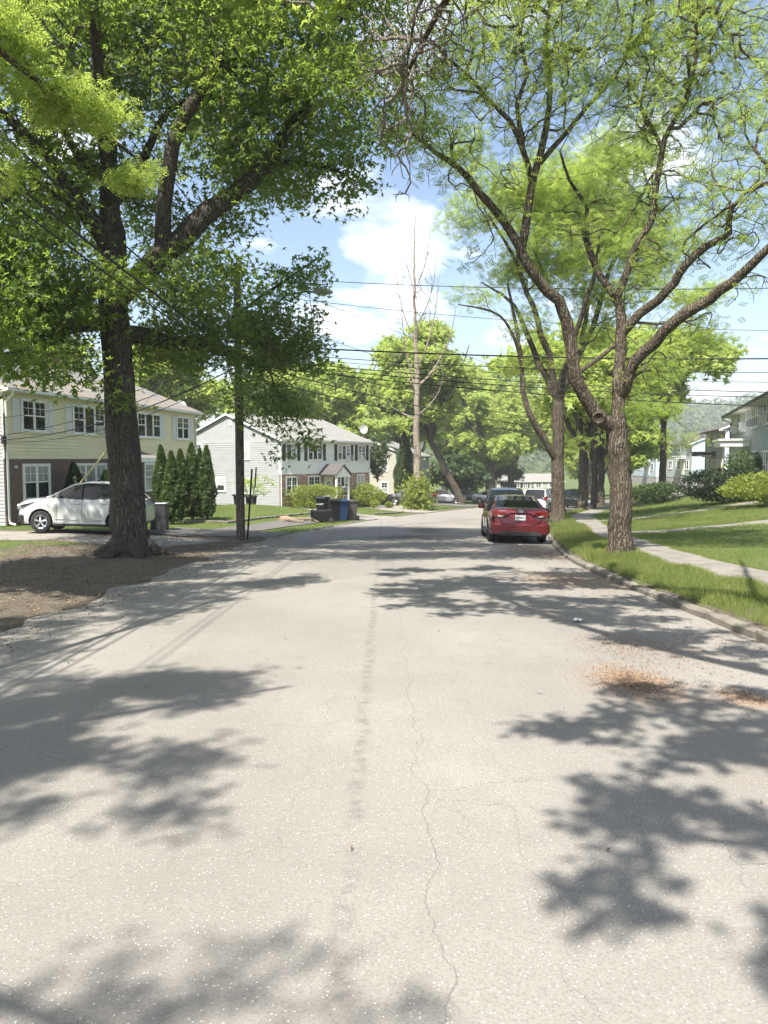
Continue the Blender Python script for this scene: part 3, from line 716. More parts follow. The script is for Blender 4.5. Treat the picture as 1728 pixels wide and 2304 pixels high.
g.limb_([zq(530, 1440, 18.9), zq(640, 1455, 19.6), zq(760, 1490, 20.6), zq(880, 1495, 21.6), zq(1000, 1530, 22.6), zq(1120, 1560, 23.4), zq(1230, 1600, 24)], [.22, .21, .17, .14, .11, .08, .05])
g.limb_([zq(460, 1400, 18.9), zq(340, 1420, 18.4), zq(200, 1440, 17.8), zq(50, 1430, 17.2), zq(-150, 1400, 16.8)], [.13, .11, .09, .07, .04])
g.limb_([zq(1100, 770, 19.2), zq(1240, 705, 19.6), zq(1390, 715, 20), zq(1500, 760, 20.4)], [.09, .07, .05, .025])
g.limb_([zq(880, 1495, 21.6), zq(1000, 1380, 22), zq(1130, 1280, 22.4), zq(1250, 1200, 22.8), zq(1380, 1110, 23)], [.07, .06, .05, .035, .02])
g.limb_([zq(475, 900, 19), (-5.9, 16.4, 9.6), (-5.0, 14.0, 10.6), (-3.6, 12.2, 11.2), (-1.8, 11.4, 11.4)], [.13, .11, .09, .06, .03])
g.limb_([(-5.0, 14.0, 10.6), (-3.0, 14.6, 11.2), (-1.0, 14.4, 11.4), (.4, 13.6, 11.4)], [.07, .055, .04, .02])
CL = [clump(110, 120, 17.5, 2.2), clump(330, 90, 19, 2.4), clump(540, 110, 18.5, 2.2), clump(690, 150, 19.5, 1.7), clump(800, 90, 20, 1.5), clump(880, 200, 20.2, 1.0, w=.7),
      clump(330, -130, 19.5, 4.0, 4, 2.2), clump(620, -150, 19, 3.2, 3, 1.8), clump(20, -120, 18, 2.8, 3, 2), clump(840, -120, 20, 1.8),
      clump(40, 400, 17.5, 1.7), clump(150, 300, 18.5, 1.5), clump(60, 580, 17.6, 1.9, 2, 1.0, 2.0), clump(40, 690, 17, 1.7, 1.8, .8, 2.0), clump(150, 660, 18, 1.3, 1.6, .7, 2.0), clump(-80, 500, 18, 1.6, 2, 2),
      clump(270, 400, 20.3, 1.5), clump(330, 610, 17.2, 1.5, 1.4, .55, 2.0), clump(400, 500, 20.5, 1.5), clump(480, 300, 18.6, 1.6), clump(600, 330, 20, 1.6), clump(570, 250, 20.2, 1.2),
      clump(690, 380, 20.4, 1.2), clump(730, 440, 20.6, .7, 1, .4), clump(780, 360, 20.6, .8), clump(520, 470, 19.6, 1.1, 1.2, .5), clump(830, 300, 20.4, .8),
      clump(430, 690, 20.6, 1.5, 1.6, .8, 2.0), clump(500, 760, 22, 1.5, 1.6, .7, 2.0), clump(590, 700, 22.5, 1.4, 1.6, .9, 2.0), clump(640, 600, 22.8, .95, 1.1, .55, 2.0), clump(685, 565, 23, .5, .6, .35, 1.5), clump(620, 780, 23, 1.3, 1.4, .7, 2.0), clump(670, 740, 23.2, .7, .8, .5, 2.0), clump(560, 860, 23.5, 1.2, 1.2, .6, 2.0),
      clump(640, 880, 24, 1.0, 1, .6, 2.0), clump(670, 950, 24.3, .6, .6, .35, 2.5), clump(590, 930, 24, .7, .7, .4, 2), clump(100, 800, 16.8, 1.2, 1.4, .35, 1.8), clump(20, 780, 16, 1.0, 1.2, .4, 1.8), clump(610, 985, 24.3, .35, .4, .22, 2.5), clump(450, 600, 19, 1.3, 1.3, .7, 2.0), clump(350, 770, 20, 1.4, 1.6, .5, 2.0), clump(120, 760, 17.8, 1.0, 1.3, .4, 2.0), clump(250, 870, 17.9, .55, .6, .25, 1.6)]
CL += [((-11.6, 18.2, 9.6), (2.0, 2.2, 1.3), 1.4), ((-13.0, 20.6, 10), (1.8, 2.0, 1.2), 1.4), ((-6.5, 14.5, 10.5), (2.4, 1.8, 1.0), .8), ((-3.2, 15.5, 10.3), (1.8, 1.6, .8), .8), ((-9.0, 15.5, 9.5), (1.8, 2.0, 1.2), .9), ((-1.4, 17.6, 9.9), (1.4, 1.7, .5), 1.8), ((.5, 21.8, 10.8), (1.1, 1.5, .5), 1.3), ((-1.2, 22.5, 10.8), (1.6, 1.8, .8), 1.4), ((-3.4, 23, 9.8), (1.6, 1.8, .9), 1.4), ((-8.5, 22, 8.5), (2.2, 2.2, 1.2), .8), ((-5.5, 23.5, 11.5), (2.5, 2.2, 1.4), .8), ((-6.6, 11.2, 11.2), (1.8, 1.5, .7), 2.6), ((-4.2, 10.8, 11.4), (1.6, 1.4, .6), 3), ((-2.2, 10.8, 11.7), (1.5, 1.3, .5), 4), ((-.4, 11.4, 11.7), (1.3, 1.3, .5), 4), ((-2.6, 13.8, 11.7), (1.6, 1.5, .6), 3.4), ((-.6, 14.0, 11.9), (1.4, 1.4, .5), 3.6), ((-4.6, 13.4, 11.6), (1.6, 1.2, .6), 2.6), ((.6, 16.8, 11.8), (1.1, 1.3, .5), 2.4)]
T = ellipsoid_points(g.rg, CL, 4.8)
tips = g.fill(T, .5, .16, 0.03, .02)
tree_obj('shade_tree', 'huge dark barked maple with thick spreading limbs beside the white car on the left', g, 'bark_maple', tips, 114000, (.26, .26, .17), MAPLE, (.15, .25), 'leaf_maple', (TX, TY, Gz(TX, TY)), rtip=.007, up=.45)

# --- first honey locust on the right verge
def r5(x, y, Y): return P(1128 + x * .3617, 500 + y * .3617, Y)
def r7(x, y, Y): return P(864 + x * .5208, y * .5208, Y)
LX1, LY1 = 4.98, 16.1
g = Grow(5)
top = r5(725, 1290, 16.1); pts, rr = flare(LX1, LY1, .225, (top.x, top.y, top.z), .215); g.limb_(pts, rr, .3, .03); g.skip = len(g.pos) - 3
g.limb_([top, r5(620, 1215, 16), r5(500, 1060, 15.9), r5(435, 850, 15.8), r5(410, 620, 15.7), r5(350, 490, 15.6), r5(230, 370, 15.5), r5(140, 210, 15.4), r5(80, 80, 15.4), r7(470, 900, 15.3), r7(360, 760, 15.2), r7(270, 690, 15), r7(200, 640, 14.8), r7(100, 560, 14.5)], [0.1634, 0.1505, 0.1376, 0.129, 0.1204, 0.1118, 0.1032, 0.0989, 0.0903, 0.0774, 0.0645, 0.0516, 0.0387, 0.0172])
g.limb_([r5(120, 180, 15.4), r7(620, 920, 15.6), r7(650, 760, 15.7), r7(700, 560, 15.9), r7(720, 350, 16), r7(700, 150, 16.2), r7(740, -100, 16.3)], [0.086, 0.0817, 0.0731, 0.0645, 0.0516, 0.043, 0.0258])
g.limb_([r7(640, 800, 15.7), r7(600, 640, 15.3), r7(540, 520, 15.1), r7(440, 420, 14.9), r7(360, 320, 14.7), r7(260, 240, 14.4)], [0.0602, 0.0559, 0.0473, 0.0387, 0.0301, 0.0172])
g.limb_([r7(600, 600, 15.3), r7(575, 450, 15.2), r7(620, 320, 15.3), r7(590, 150, 15.3), r7(640, -60, 15.4)], [0.0473, 0.043, 0.0344, 0.0258, 0.0172])
g.limb_([r7(680, 700, 15.8), r7(780, 580, 16.2), r7(900, 440, 16.6), r7(1000, 330, 17), r7(1080, 200, 17.3), r7(1250, 80, 17.6)], [0.0559, 0.0516, 0.043, 0.0344, 0.0258, 0.0172])
g.limb_([r5(740, 1270, 16.1), r5(725, 1080, 16.3), r5(735, 900, 16.4), r5(750, 700, 16.5), r5(735, 520, 16.6), r5(700, 450, 16.6)], [0.1462, 0.1333, 0.1204, 0.1118, 0.1032, 0.0946])
g.limb_([r5(700, 450, 16.6), r5(610, 330, 16.8), r5(540, 160, 17), r5(500, 0, 17.2), r7(880, 900, 17.3), r7(800, 780, 17.4), r7(760, 650, 17.5)], [0.086, 0.0774, 0.0688, 0.0602, 0.0473, 0.0344, 0.0215])
g.limb_([r5(720, 470, 16.6), r5(780, 300, 16.5), r5(840, 140, 16.4), r5(930, 0, 16.3), r7(1170, 850, 16.2), r7(1200, 660, 16.1), r7(1230, 560, 16), r7(1300, 440, 15.9), r7(1350, 250, 15.8), r7(1340, 50, 15.7)], [0.086, 0.0817, 0.0774, 0.0731, 0.0688, 0.0602, 0.0516, 0.043, 0.0344, 0.0172])
g.limb_([r7(1200, 640, 16.1), r7(1140, 520, 16.3), r7(1080, 400, 16.5), r7(1040, 250, 16.7)], [0.043, 0.0344, 0.0258, 0.0172])
g.limb_([r5(760, 680, 16.5), r5(860, 570, 16.3), r5(980, 480, 16.1), r5(1080, 370, 15.9), r5(1140, 270, 15.7), r5(1290, 140, 15.5), r5(1420, 70, 15.3), r7(1500, 900, 15), r7(1620, 780, 14.6)], [0.1032, 0.0989, 0.0946, 0.0903, 0.086, 0.0731, 0.0602, 0.043, 0.0258])
g.limb_([r5(770, 1040, 16.2), r5(830, 870, 16), r5(950, 750, 15.7), r5(1080, 620, 15.4), r5(1230, 520, 15.1), r5(1360, 430, 14.8), r5(1500, 320, 14.5), r5(1620, 200, 14.2), r5(1740, 60, 13.9), r5(1850, -150, 13.6)], [0.129, 0.1247, 0.1204, 0.1118, 0.1075, 0.0989, 0.0903, 0.0774, 0.0645, 0.043])
g.limb_([r5(490, 930, 15.9), r5(600, 850, 16.3), r5(700, 770, 16.7), r5(780, 650, 17.1)], [0.0516, 0.0473, 0.043, 0.0258])
CL = [clump(1100, 90, 15, 1.6, 1.6, 1.0, .8), clump(1250, 60, 16, 1.6, 1.6, 1.0, .8), clump(1400, 90, 16.3, 1.6, 1.6, 1.1, .9), clump(1560, 100, 15.8, 1.5, 1.5, 1.1, .9), clump(1650, 260, 15, 1.2, 1.2, 1),
      clump(1180, -120, 15.5, 2.0, 2, 1.2, .8), clump(1450, -130, 16, 2.2, 2, 1.3, .8), clump(1000, 200, 14.6, 1.0, 1.2, .9, .8), clump(960, 330, 14.6, .8, 1, .7, .9),
      clump(1150, 250, 15.6, 1.1, 1.2, .8, .8), clump(1320, 230, 16.6, 1.2, 1.2, .9, .8), clump(1500, 260, 16.4, 1.3, 1.2, .9), clump(1600, 420, 15, 1.0, 1.2, .8, 1.2), clump(1480, 420, 16.2, 1.0, 1, .7), clump(1350, 420, 16.8, .9, 1, .6),
      clump(1560, 520, 15.6, .9, 1, .5, 1.3), clump(1440, 560, 16.4, .9, 1, .5, 1.2), clump(1620, 620, 15, .6, .8, .4, 1.2), clump(1360, 640, 16.8, .7, .8, .5), clump(1250, 480, 16.4, .9, 1, .6, .7),
      clump(1330, 850, 16.6, .5, .6, .35, 2), clump(1420, 800, 16.8, .8, .8, .5, 1.6), clump(1480, 700, 16.4, .8, .8, .4, 1.3), clump(1080, 420, 15.2, .8, 1, .6, .7), clump(1040, 560, 15.2, .5, .6, .4, .6), clump(920, 120, 14.2, 1.2, 1.2, .9, .8), clump(1050, -60, 14.6, 1.4, 1.4, 1.0, .7), clump(880, 260, 14.2, .6, .8, .6, .8), clump(1230, 170, 15.8, 1.0, 1.2, .8, .7), clump(1420, 200, 16, 1.2, 1.2, 1, .7)]
T = ellipsoid_points(g.rg, CL, 30)
tips = g.fill(T, .3, .16, 0.0, .012)
tree_obj('honey_locust', 'forked honey locust with a round pruning scar, nearest tree on the right verge', g, 'bark_locust', tips, 13500, (.2, .2, .12), FROND, (.15, .26), 'leaf_locust', (LX1, LY1, Gz(LX1, LY1)), group='street trees', rtip=.0078, ex=.44, up=.75, droop=.25)
# pruning scar on the left fork
sc = r5(608, 1215, 15.82); scar = MB(); scar.lathe([(.0, -.03), (.06, -.035), (.075, -.045), (.11, -.07), (.125, -.06), (.14, -.02), (.15, .1)], 18, (0, 0, 0), 'y')
o = scar.build('pruning_scar', 'bark_locust', bpy.data.objects['honey_locust'], smooth=True); o.location = sc - Vector((LX1, LY1, Gz(LX1, LY1))); o.rotation_euler = (.25, 0, -.35)

def auto_tree(seed, x, y, r, h, crown, fork, nl=5, lean=(0, 0), spread=1.0):
    g = Grow(seed); rd = g.rd; z0 = Gz(x, y); tp = (x + lean[0], y + lean[1], z0 + fork)
    pts, rr = flare(x, y, r, tp, r * .85, n=4); g.limb_(pts, rr, .5, .05); g.skip = len(g.pos) - 2
    a0 = rd.random() * 6.28
    for i in range(nl):
        a = a0 + 6.283 * i / nl + rd.uniform(-.3, .3); R = spread * rd.uniform(.45, .8); H = z0 + fork + (h - fork) * rd.uniform(.6, .9)
        ex, ey = tp[0] + math.cos(a) * crown * R, tp[1] + math.sin(a) * crown * R
        m1 = Vector(tp).lerp(Vector((ex, ey, H)), .33) + Vector((rd.uniform(-.3, .3), rd.uniform(-.3, .3), rd.uniform(-.2, .5))); m2 = Vector(tp).lerp(Vector((ex, ey, H)), .68) + Vector((rd.uniform(-.4, .4), rd.uniform(-.4, .4), .5))
        g.limb_([tp, m1, m2, (ex, ey, H)], [r * .62, r * .45, r * .28, r * .1], .6, .12)
    return g
def crown_clumps(g, c, R, n, flat=.75, top=.0):
    rd = g.rd; out = []
    for i in range(n):
        v = Vector((rd.gauss(0, 1), rd.gauss(0, 1), rd.gauss(.15, .8))).normalized() * rd.uniform(.35, .85)
        s_ = rd.uniform(.22, .36) * (R[0] + R[2]) / 2; out.append(((c[0] + v.x * R[0], c[1] + v.y * R[1], c[2] + v.z * R[2]), (s_, s_, s_ * .62), 1.0))
    return out
# --- second locust, by the red car
x, y = 7.3, 32.3; g = auto_tree(21, x, y, .27, 14, 5.5, 5.2, 5)
g.limb_([(x, y, Gz(x, y) + 2.6), (x - .9, y - .3, Gz(x, y) + 3.9), (x - 1.5, y - .4, Gz(x, y) + 5.2), (x - 1.7, y, Gz(x, y) + 7.5), (x - 2.2, y, Gz(x, y) + 10)], [.16, .14, .12, .09, .04])
g.limb_([(x - 1.6, y - .3, Gz(x, y) + 6.5), (x - 2.2, y - .8, Gz(x, y) + 8.0), (x - 3.0, y - 1.2, Gz(x, y) + 8.6), (x - 4.4, y - 1.6, Gz(x, y) + 8.8)], [.07, .06, .045, .02])
CL = crown_clumps(g, (x + .9, y + 1, 11.2), (4.8, 4.6, 4.2), 30) + [clump(1080, 420, 31, 1.6), clump(1000, 470, 31, 1.2), clump(1010, 330, 32, 1.4), clump(1200, 400, 33, 2), clump(1340, 330, 33, 2), clump(1350, 480, 33, 1.9), clump(1480, 640, 31, 1.5, 1.5, .8), clump(1540, 720, 31, 1.1, 1.2, .6), clump(1400, 880, 30, 1.3, 1.4, .8), clump(1450, 960, 31, .9, 1, .4), clump(1250, 960, 33, .8, .8, .4), clump(1430, 780, 31, 1.4, 1.3, .8), ((x - 2.2, y, 9.3), (1.1, 1, .8), 1.5), ((x - 3.6, y - 1.3, 8.0), (1.1, .9, .5), 1.3), ((x - 1.2, y, 7.2), (1.0, 1, .6), 1.3), ((x - 1.6, y, 5.4), (.7, .7, .6), 1.2), ((x + 1.4, y, 7.0), (1.3, 1.2, .8), 1.2), ((x + 2.6, y, 8.6), (1.4, 1.3, .9), 1.2), ((x - .3, y, 9.0), (1.3, 1.2, .9), 1.2), ((x + .4, y - .5, 5.6), (.9, .8, .5), 1.1)]
T = ellipsoid_points(g.rg, CL, 2.6); tips = g.fill(T, .6, .22, 0, .03)
tree_obj('honey_locust', 'bright green honey locust on the verge right behind the parked red car', g, 'bark_locust', tips, 25000, (.34, .34, .2), FROND, (.24, .38), 'leaf_locust', (x, y, Gz(x, y)), group='street trees', rtip=.010, ex=.45, up=.7)
# --- the neighbours of the viewpoint: their crowns reach over the road and shade it
x, y = 5.35, .2; g = Grow(31); pts, rr = flare(x, y, .26, (x - .1, y, 3.6), .24); g.limb_(pts, rr, .3, .03); g.skip = len(g.pos) - 2
tp = Vector((x - .1, y, 3.6))
g.limb_([tp, (4.2, .6, 5.0), (2.6, 1.2, 6.2), (1.0, 2.4, 7.0), (-.3, 4.6, 7.4), (-.9, 7.0, 7.6)], [.19, .16, .13, .10, .07, .03])
g.limb_([(3.2, 1.0, 5.8), (2.9, 3.2, 6.8), (2.2, 5.8, 7.4), (1.4, 8.0, 7.3), (.7, 9.6, 7.0), (.2, 10.8, 6.6)], [.11, .10, .085, .065, .04, .02])
g.limb_([(2.4, 5.2, 7.3), (3.4, 7.6, 8.0), (4.2, 9.6, 8.6)], [.06, .045, .02])
g.limb_([tp, (5.6, .9, 6.5), (5.4, 2.2, 9.0), (5.0, 3.6, 11)], [.18, .15, .10, .05])
g.limb_([tp, (4.4, -.8, 5.6), (2.6, -1.4, 6.6), (.6, -1.2, 6.9), (-.9, -.9, 7.0)], [.13, .11, .09, .06, .03])
g.limb_([(1.7, 7.2, 7.4), (.9, 8.6, 7.3), (.35, 9.0, 6.6), (.25, 9.3, 5.8)], [.04, .03, .02, .01])
dead = [((.35, 9.6, 6.6), (.75, .9, .55), 3.2), ((.15, 9.9, 5.8), (.45, .6, .6), 2.6), ((.9, 9.4, 7.2), (.9, 1, .4), 2), ((.25, 9.6, 5.0), (.22, .3, .5), 2.5), ((-.25, 9.7, 6.3), (.5, .5, .4), 2)]
T = ellipsoid_points(g.rg, dead, 60); g.fill(T, .22, .2, 0, .006)
n0 = len(g.pos)
CL = [((.9, 5.4, 7.7), (1.0, 1.5, .5), 1), ((-.5, 6.2, 7.6), (1.0, 1.3, .45), 1), ((.2, 8.0, 7.9), (1.3, 1.0, .4), .9), ((-1.6, 7.0, 7.7), (.6, .6, .3), .8), ((1.6, 7.4, 8.1), (1.0, 1.5, .5), .9), ((1.5, 3.8, 7.5), (.8, .7, .3), .9), ((2.4, 5.8, 7.8), (.8, 1.2, .4), .6), ((.9, 2.6, 7.4), (.5, .35, .25), .7),
      ((.3, .3, 7.0), (.75, .5, .3), 1.3), ((-.7, -.3, 7.0), (.5, .35, .25), 1.2), ((-1.2, -1.3, 7.2), (.45, .25, .25), 1.2), ((.1, -.9, 7.0), (.4, .25, .2), 1.0), ((1.2, .5, 7), (.6, .4, .3), 1), ((2.5, -1.5, 7), (1, 1, .5), .8)]
CL = []
for i in range(64):
    u, v = g.rd.random(), g.rd.random(); sx = lerp(-2.5, 1.7, u); sy = lerp(2.6, 10.3, v)
    if sy < 4.4 and sx < -.9: continue
    s_ = g.rd.uniform(.28, .5); CL.append(((sx, sy, g.rd.uniform(7.2, 8.2)), (s_ * 1.2, s_, s_ * .5), g.rd.uniform(.9, 2.0)))
for i in range(24): s_ = g.rd.uniform(.2, .36); CL.append(((g.rd.uniform(-1.3, 1.4), g.rd.uniform(-1.3, 1.5), g.rd.uniform(6.8, 7.2)), (s_ * 1.3, s_, s_ * .5), g.rd.uniform(1, 2)))
for sx, sy in ((-1.25, -1.5), (-.7, -1.8), (-.2, -1.5), (-1.0, -2.0)): CL.append(((sx, sy, 7.1), (.3, .2, .15), 2))
T = ellipsoid_points(g.rg, CL, 34); tips = g.fill(T, .3, .24, 0, .012)
tree_obj('honey_locust', 'honey locust overhanging the road from beyond the right edge with grey dead twigs', g, 'bark_locust', tips, 13000, (.11, .11, .06), SPRAY, (.12, .22), 'leaf_locust', (x, y, Gz(x, y)), group='street trees', rtip=.0065, ex=.45, up=.8, twig='twig_grey')
x, y = -6.3, 1.0; g = Grow(37); pts, rr = flare(x, y, .25, (x, y, 3.2), .23); g.limb_(pts, rr, .3, .03); g.skip = len(g.pos) - 2; tp = Vector((x, y, 3.2))
g.limb_([tp, (-5.4, 2.6, 4.6), (-4.8, 5.0, 5.6), (-4.3, 7.4, 5.9), (-3.8, 9.2, 5.8), (-3.2, 10.4, 5.5)], [.12, .08, .055, .04, .03, .015])
g.limb_([tp, (-5.2, .9, 5.0), (-4.2, 1.2, 6.2), (-2.9, 1.8, 6.8)], [.11, .075, .045, .02])
g.limb_([tp, (-6.6, .2, 5.5), (-6.2, -1, 8)], [.15, .11, .05]); g.limb_([(-5.0, 1, 5.4), (-4.6, -.6, 6.4), (-3.8, -1.8, 7.0), (-2.6, -2.4, 7.2)], [.08, .06, .045, .02])
CL = [((-3.7, 9.3, 5.75), (.75, .8, .28), 1.8), ((-4.3, 8.6, 6.3), (.7, .8, .3), 1.6), ((-3.3, 10.2, 5.2), (.5, .5, .2), 1.6), ((-4.6, 7.6, 5.5), (.7, .8, .3), 1.4), ((-4.6, 9.3, 5.0), (.6, .6, .2), 1.3),
      ((-5.6, 7.5, 5.7), (.9, 1.2, .35), 1.2), ((-6.0, 5.5, 5.6), (.9, 1.0, .35), 1.2), ((-5.4, 9.0, 5.4), (.6, .8, .3), 1.2), ((-4.9, 6.2, 5.7), (.8, .9, .3), 1.1), ((-5.4, 4.0, 5.4), (.8, .9, .3), 1.1), ((-2.75, -2.1, 7.2), (.4, .3, .2), 1.0), ((-2.2, -2.5, 7.2), (.3, .25, .2), 1.0), ((-6, -1, 8), (1.5, 1.5, 1), .6)]
for i in range(58):
    s_ = g.rd.uniform(.22, .42); CL.append(((g.rd.uniform(-5.9, -3.1), g.rd.uniform(-.7, 2.5), g.rd.uniform(6.1, 6.9)), (s_ * 1.3, s_, s_ * .5), g.rd.uniform(1, 2)))
T = ellipsoid_points(g.rg, CL, 26); tips = g.fill(T, .3, .22, 0, .012)
tree_obj('honey_locust', 'honey locust with pale feathery fronds hanging into the upper left corner', g, 'bark_locust', tips, 20000, (.13, .13, .08), FROND, (.13, .22), 'leaf_locust', (x, y, Gz(x, y)), group='street trees', rtip=.005, ex=.45, up=.8)

x, y = -10.2, 7.0; g = auto_tree(39, x, y, .3, 13, 5, 3.6, 6); CL = crown_clumps(g, (x + 1.5, y + 2.4, 9.0), (3.3, 5.0, 2.2), 40)
T = ellipsoid_points(g.rg, CL, 1.2); tips = g.fill(T, .6, .2, 0, .03)
tree_obj('yard_tree', 'leafy yard tree beyond the left edge that shades the worn strip', g, 'bark_maple', tips, 26000, (.3, .3, .2), SPRAY, (.18, .30), 'leaf_maple', (x, y, Gz(x, y)), rtip=.012)
# --- trees further down the street, each grown for its place
def street_tree(seed, x, y, r, h, crown, fork, label, lean=(0, 0), nleaf=14000, lmat='leaf_far', cz=.66, dens=1.0, R=None, name='honey_locust', ls=(.45, .8), group='street trees', nl=5, ncl=26, bark='bark_locust'):
    g = auto_tree(seed, x, y, r, h, crown, fork, nl, lean); z0 = Gz(x, y)
    R = R or (crown, crown, h * (1 - cz) * .95); CL = crown_clumps(g, (x + lean[0] * 1.4, y + lean[1], z0 + h * cz), R, ncl)
    T = ellipsoid_points(g.rg, CL, dens * .5); tips = g.fill(T, 1.1, .25, 0, .03)
    return tree_obj(name, label, g, bark, tips, nleaf, (.55, .55, .32), SPRAY, ls, lmat, (x, y, z0), group=group, rtip=.014, ex=.45, up=.6)
street_tree(41, 13.7, 53, .33, 15, 6.0, 4.2, 'third locust along the right verge with a burl on its trunk')
street_tree(42, 18.9, 67, .30, 15, 6.5, 4.0, 'small locust on the right verge before the blue house row')
street_tree(43, 21.9, 80, .33, 15, 6.0, 4.2, 'farthest locust trunk visible along the right sidewalk', ls=(.55, .95))
street_tree(44, 8.0, 79, .36, 19, 6.2, 6.5, 'left leaning street tree with a thick bare fork past the grey car', lean=(-3.2, 0), cz=.68, ls=(.55, .95), nleaf=18000)
street_tree(45, 15.5, 112, .75, 17, 8.0, 5.0, 'broad low tree in the middle background above the parked cars', cz=.6, ls=(.7, 1.15), nleaf=18000, nl=7)
bgt = [(-25, 52, 17, 7, 'leafy tree behind the cream house near the chimney'), (-19, 66, 16, 6.5, 'leafy tree between the cream house and the white house'), (-12, 80, 18, 7, 'tall tree rising behind the white gable'), (-5.5, 92, 19, 7.5, 'sunlit tree behind the white house roof and dish'),
       (2.5, 104, 21, 7.5, 'rounded bright tree behind the third house'), (9.5, 122, 25, 8.5, 'tallest rounded tree in the centre behind the dead tree'), (25, 150, 27, 10, 'sunlit tree beyond the bend behind the leaning tree'), (31, 118, 18, 8, 'tree hanging over the bend above the white parked car'),
       (46, 172, 22, 10, 'large tree behind the far brick house'), (-34, 70, 18, 8, 'tree at the far left behind the cream house'), (29, 92, 15, 6.5, 'tree on the right lawn before the blue houses'), (60, 190, 20, 10, 'tree behind the blue house row'), (16, 175, 30, 11, 'distant tree in the gap over the road bend'), (-14, 120, 22, 9, 'distant tree behind the white house ridge'), (6, 140, 28, 9, 'pale distant tree filling the gap left of the tallest tree'), (21, 128, 23, 8.5, 'sunlit tree right of the tallest tree above the bend'), (38, 135, 19, 9, 'sunlit tree over the far end of the right verge')]
for i, (x, y, h, cr, lab) in enumerate(bgt):
    street_tree(60 + i, x, y, .3 + .01 * cr, h, cr, h * .2, lab, cz=.56, R=(cr, cr * .8, h * .42), name='background_tree', group='background trees', nleaf=9500, ls=(.75, 1.3) if y > 85 else (.55, 1.0), ncl=24, dens=.55)
street_tree(59, 20.8, 57.5, .26, 14, 4.8, 5.6, 'lawn tree left of the grey green houses', cz=.72, R=(4.6, 4.4, 3.4))
# dark undergrowth below the bend
for i, (x, y, h, cr, lab) in enumerate([(9.5, 98, 6, 4.0, 'dark understorey tree left of the bend'), (13.5, 126, 8, 5, 'dark understorey tree at the bend behind the broad tree'), (4.5, 108, 7, 4.5, 'dark understorey tree beside the ivory house'), (20, 140, 8, 6, 'dark understorey tree beside the far brick house')]):
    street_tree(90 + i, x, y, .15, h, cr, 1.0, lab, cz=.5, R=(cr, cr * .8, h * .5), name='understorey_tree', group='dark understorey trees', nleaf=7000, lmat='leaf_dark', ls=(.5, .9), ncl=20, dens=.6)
# --- the dead tree on the island
x, y = 2.65, 61.; g = Grow(51); z0 = Gz(x, y)
pts, rr = flare(x, y, .30, (x - .1, y, z0 + 12), .17, n=8); g.limb_(pts, rr, .5, .06)
g.limb_([(x - .1, y, z0 + 12), (x - .25, y, z0 + 16), (x - .3, y, z0 + 20), (x - .2, y, z0 + 23)], [.16, .11, .06, .02], .5, .1); g.skip = 12
def dl(h, dx, dy, dh, r): g.limb_([(x - .1, y, z0 + h), (x + dx * .4, y + dy * .4, z0 + h + dh * .3), (x + dx * .8, y + dy * .8, z0 + h + dh * .75), (x + dx, y + dy, z0 + h + dh * 1.3)], [r, r * .8, r * .5, r * .2], .5, .1)
dl(7.2, -2.4, .5, 1.2, .07); dl(7.4, 2.0, -.5, 2.4, .07); dl(9.2, -1.3, .4, 5.5, .10); dl(9.6, 3.0, .3, 4.8, .11); dl(11, 1.6, -.6, 5.5, .08); dl(13, -1.6, .2, 4, .07); dl(14.5, 1.5, .2, 4.2, .06); dl(16.5, -1.2, 0, 4, .05); dl(17.5, 1.0, 0, 4, .05)
CL = [((x, y, z0 + 17), (2.4, 2, 4.5), 1), ((x + 1.5, y, z0 + 12), (2, 1.5, 3), .8), ((x - 1.2, y, z0 + 12), (1.6, 1.5, 3.5), .7), ((x, y, z0 + 5), (.9, .9, 2.5), 1.2)]
T = ellipsoid_points(g.rg, CL, 2.2); g.fill(T, .6, .18, 0, .01)
sp = g.rg.normal(size=(2600, 3)) * np.array([.55, .5, .75]) + np.array([x, y - .1, z0 + 1.0]); sp = sp[sp[:, 2] > z0 + .05]
tree_obj('dead_tree', 'tall leafless dead tree with pale grey bark on the grass island', g, 'bark_dead', [len(g.pos) - 1], 1, (.1, .1, .1), SPRAY, (.2, .38), 'leaf_hedge', (x, y, z0), twig='bark_dead', rtip=.017, ex=.4, extra=sp)

# ------------------------------------------------------------------ shrubs
def shrub(name, label, c, R, n, lmat, ls, seed, lobes=7, tmpl=SPRAY, group=None, cat='shrub', flat=.0, surf=.35, up=.35):
    rg = np.random.default_rng(seed); root = thing(name, label, cat, (c[0], c[1], c[2]), 0, group)
    pts = []
    L = [(np.zeros(3), 1.0)] + [(rg.normal(size=3) * .38, rg.uniform(.45, .7)) for _ in range(lobes)]
    for q, s_ in L:
        m = int(n * s_ ** 2 / sum(b ** 2 for _, b in L)); v = rg.normal(size=(m, 3)); v /= np.linalg.norm(v, axis=1)[:, None]; v *= (1 - surf * rg.random(m) ** 1.6)[:, None]; pts.append(q + v * s_ * rg.uniform(.93, 1.07, (m, 1)))
    A = np.concatenate(pts); A = A / 1.15
    if flat: A = np.sign(A) * np.abs(A) ** (1 - flat)
    A = A * np.array(R) + np.array([0, 0, R[2] * .95]); A = A[A[:, 2] > .03]
    scatter('foliage', A, rg.uniform(ls[0], ls[1], len(A)), tmpl, lmat, rg, root, up, .0)
    st = MB(); rd = random.Random(seed)
    for i in range(9):
        a = rd.random() * 6.28; st.tube([(math.cos(a) * .06, math.sin(a) * .06, -.1), (math.cos(a) * R[0] * .3, math.sin(a) * R[1] * .3, R[2] * .7), (math.cos(a) * R[0] * .6, math.sin(a) * R[1] * .6, R[2] * 1.3)], [.025, .018, .008], 4)
    o = st.build('stems', 'twig', root); o['kind'] = 'stuff'
    return root
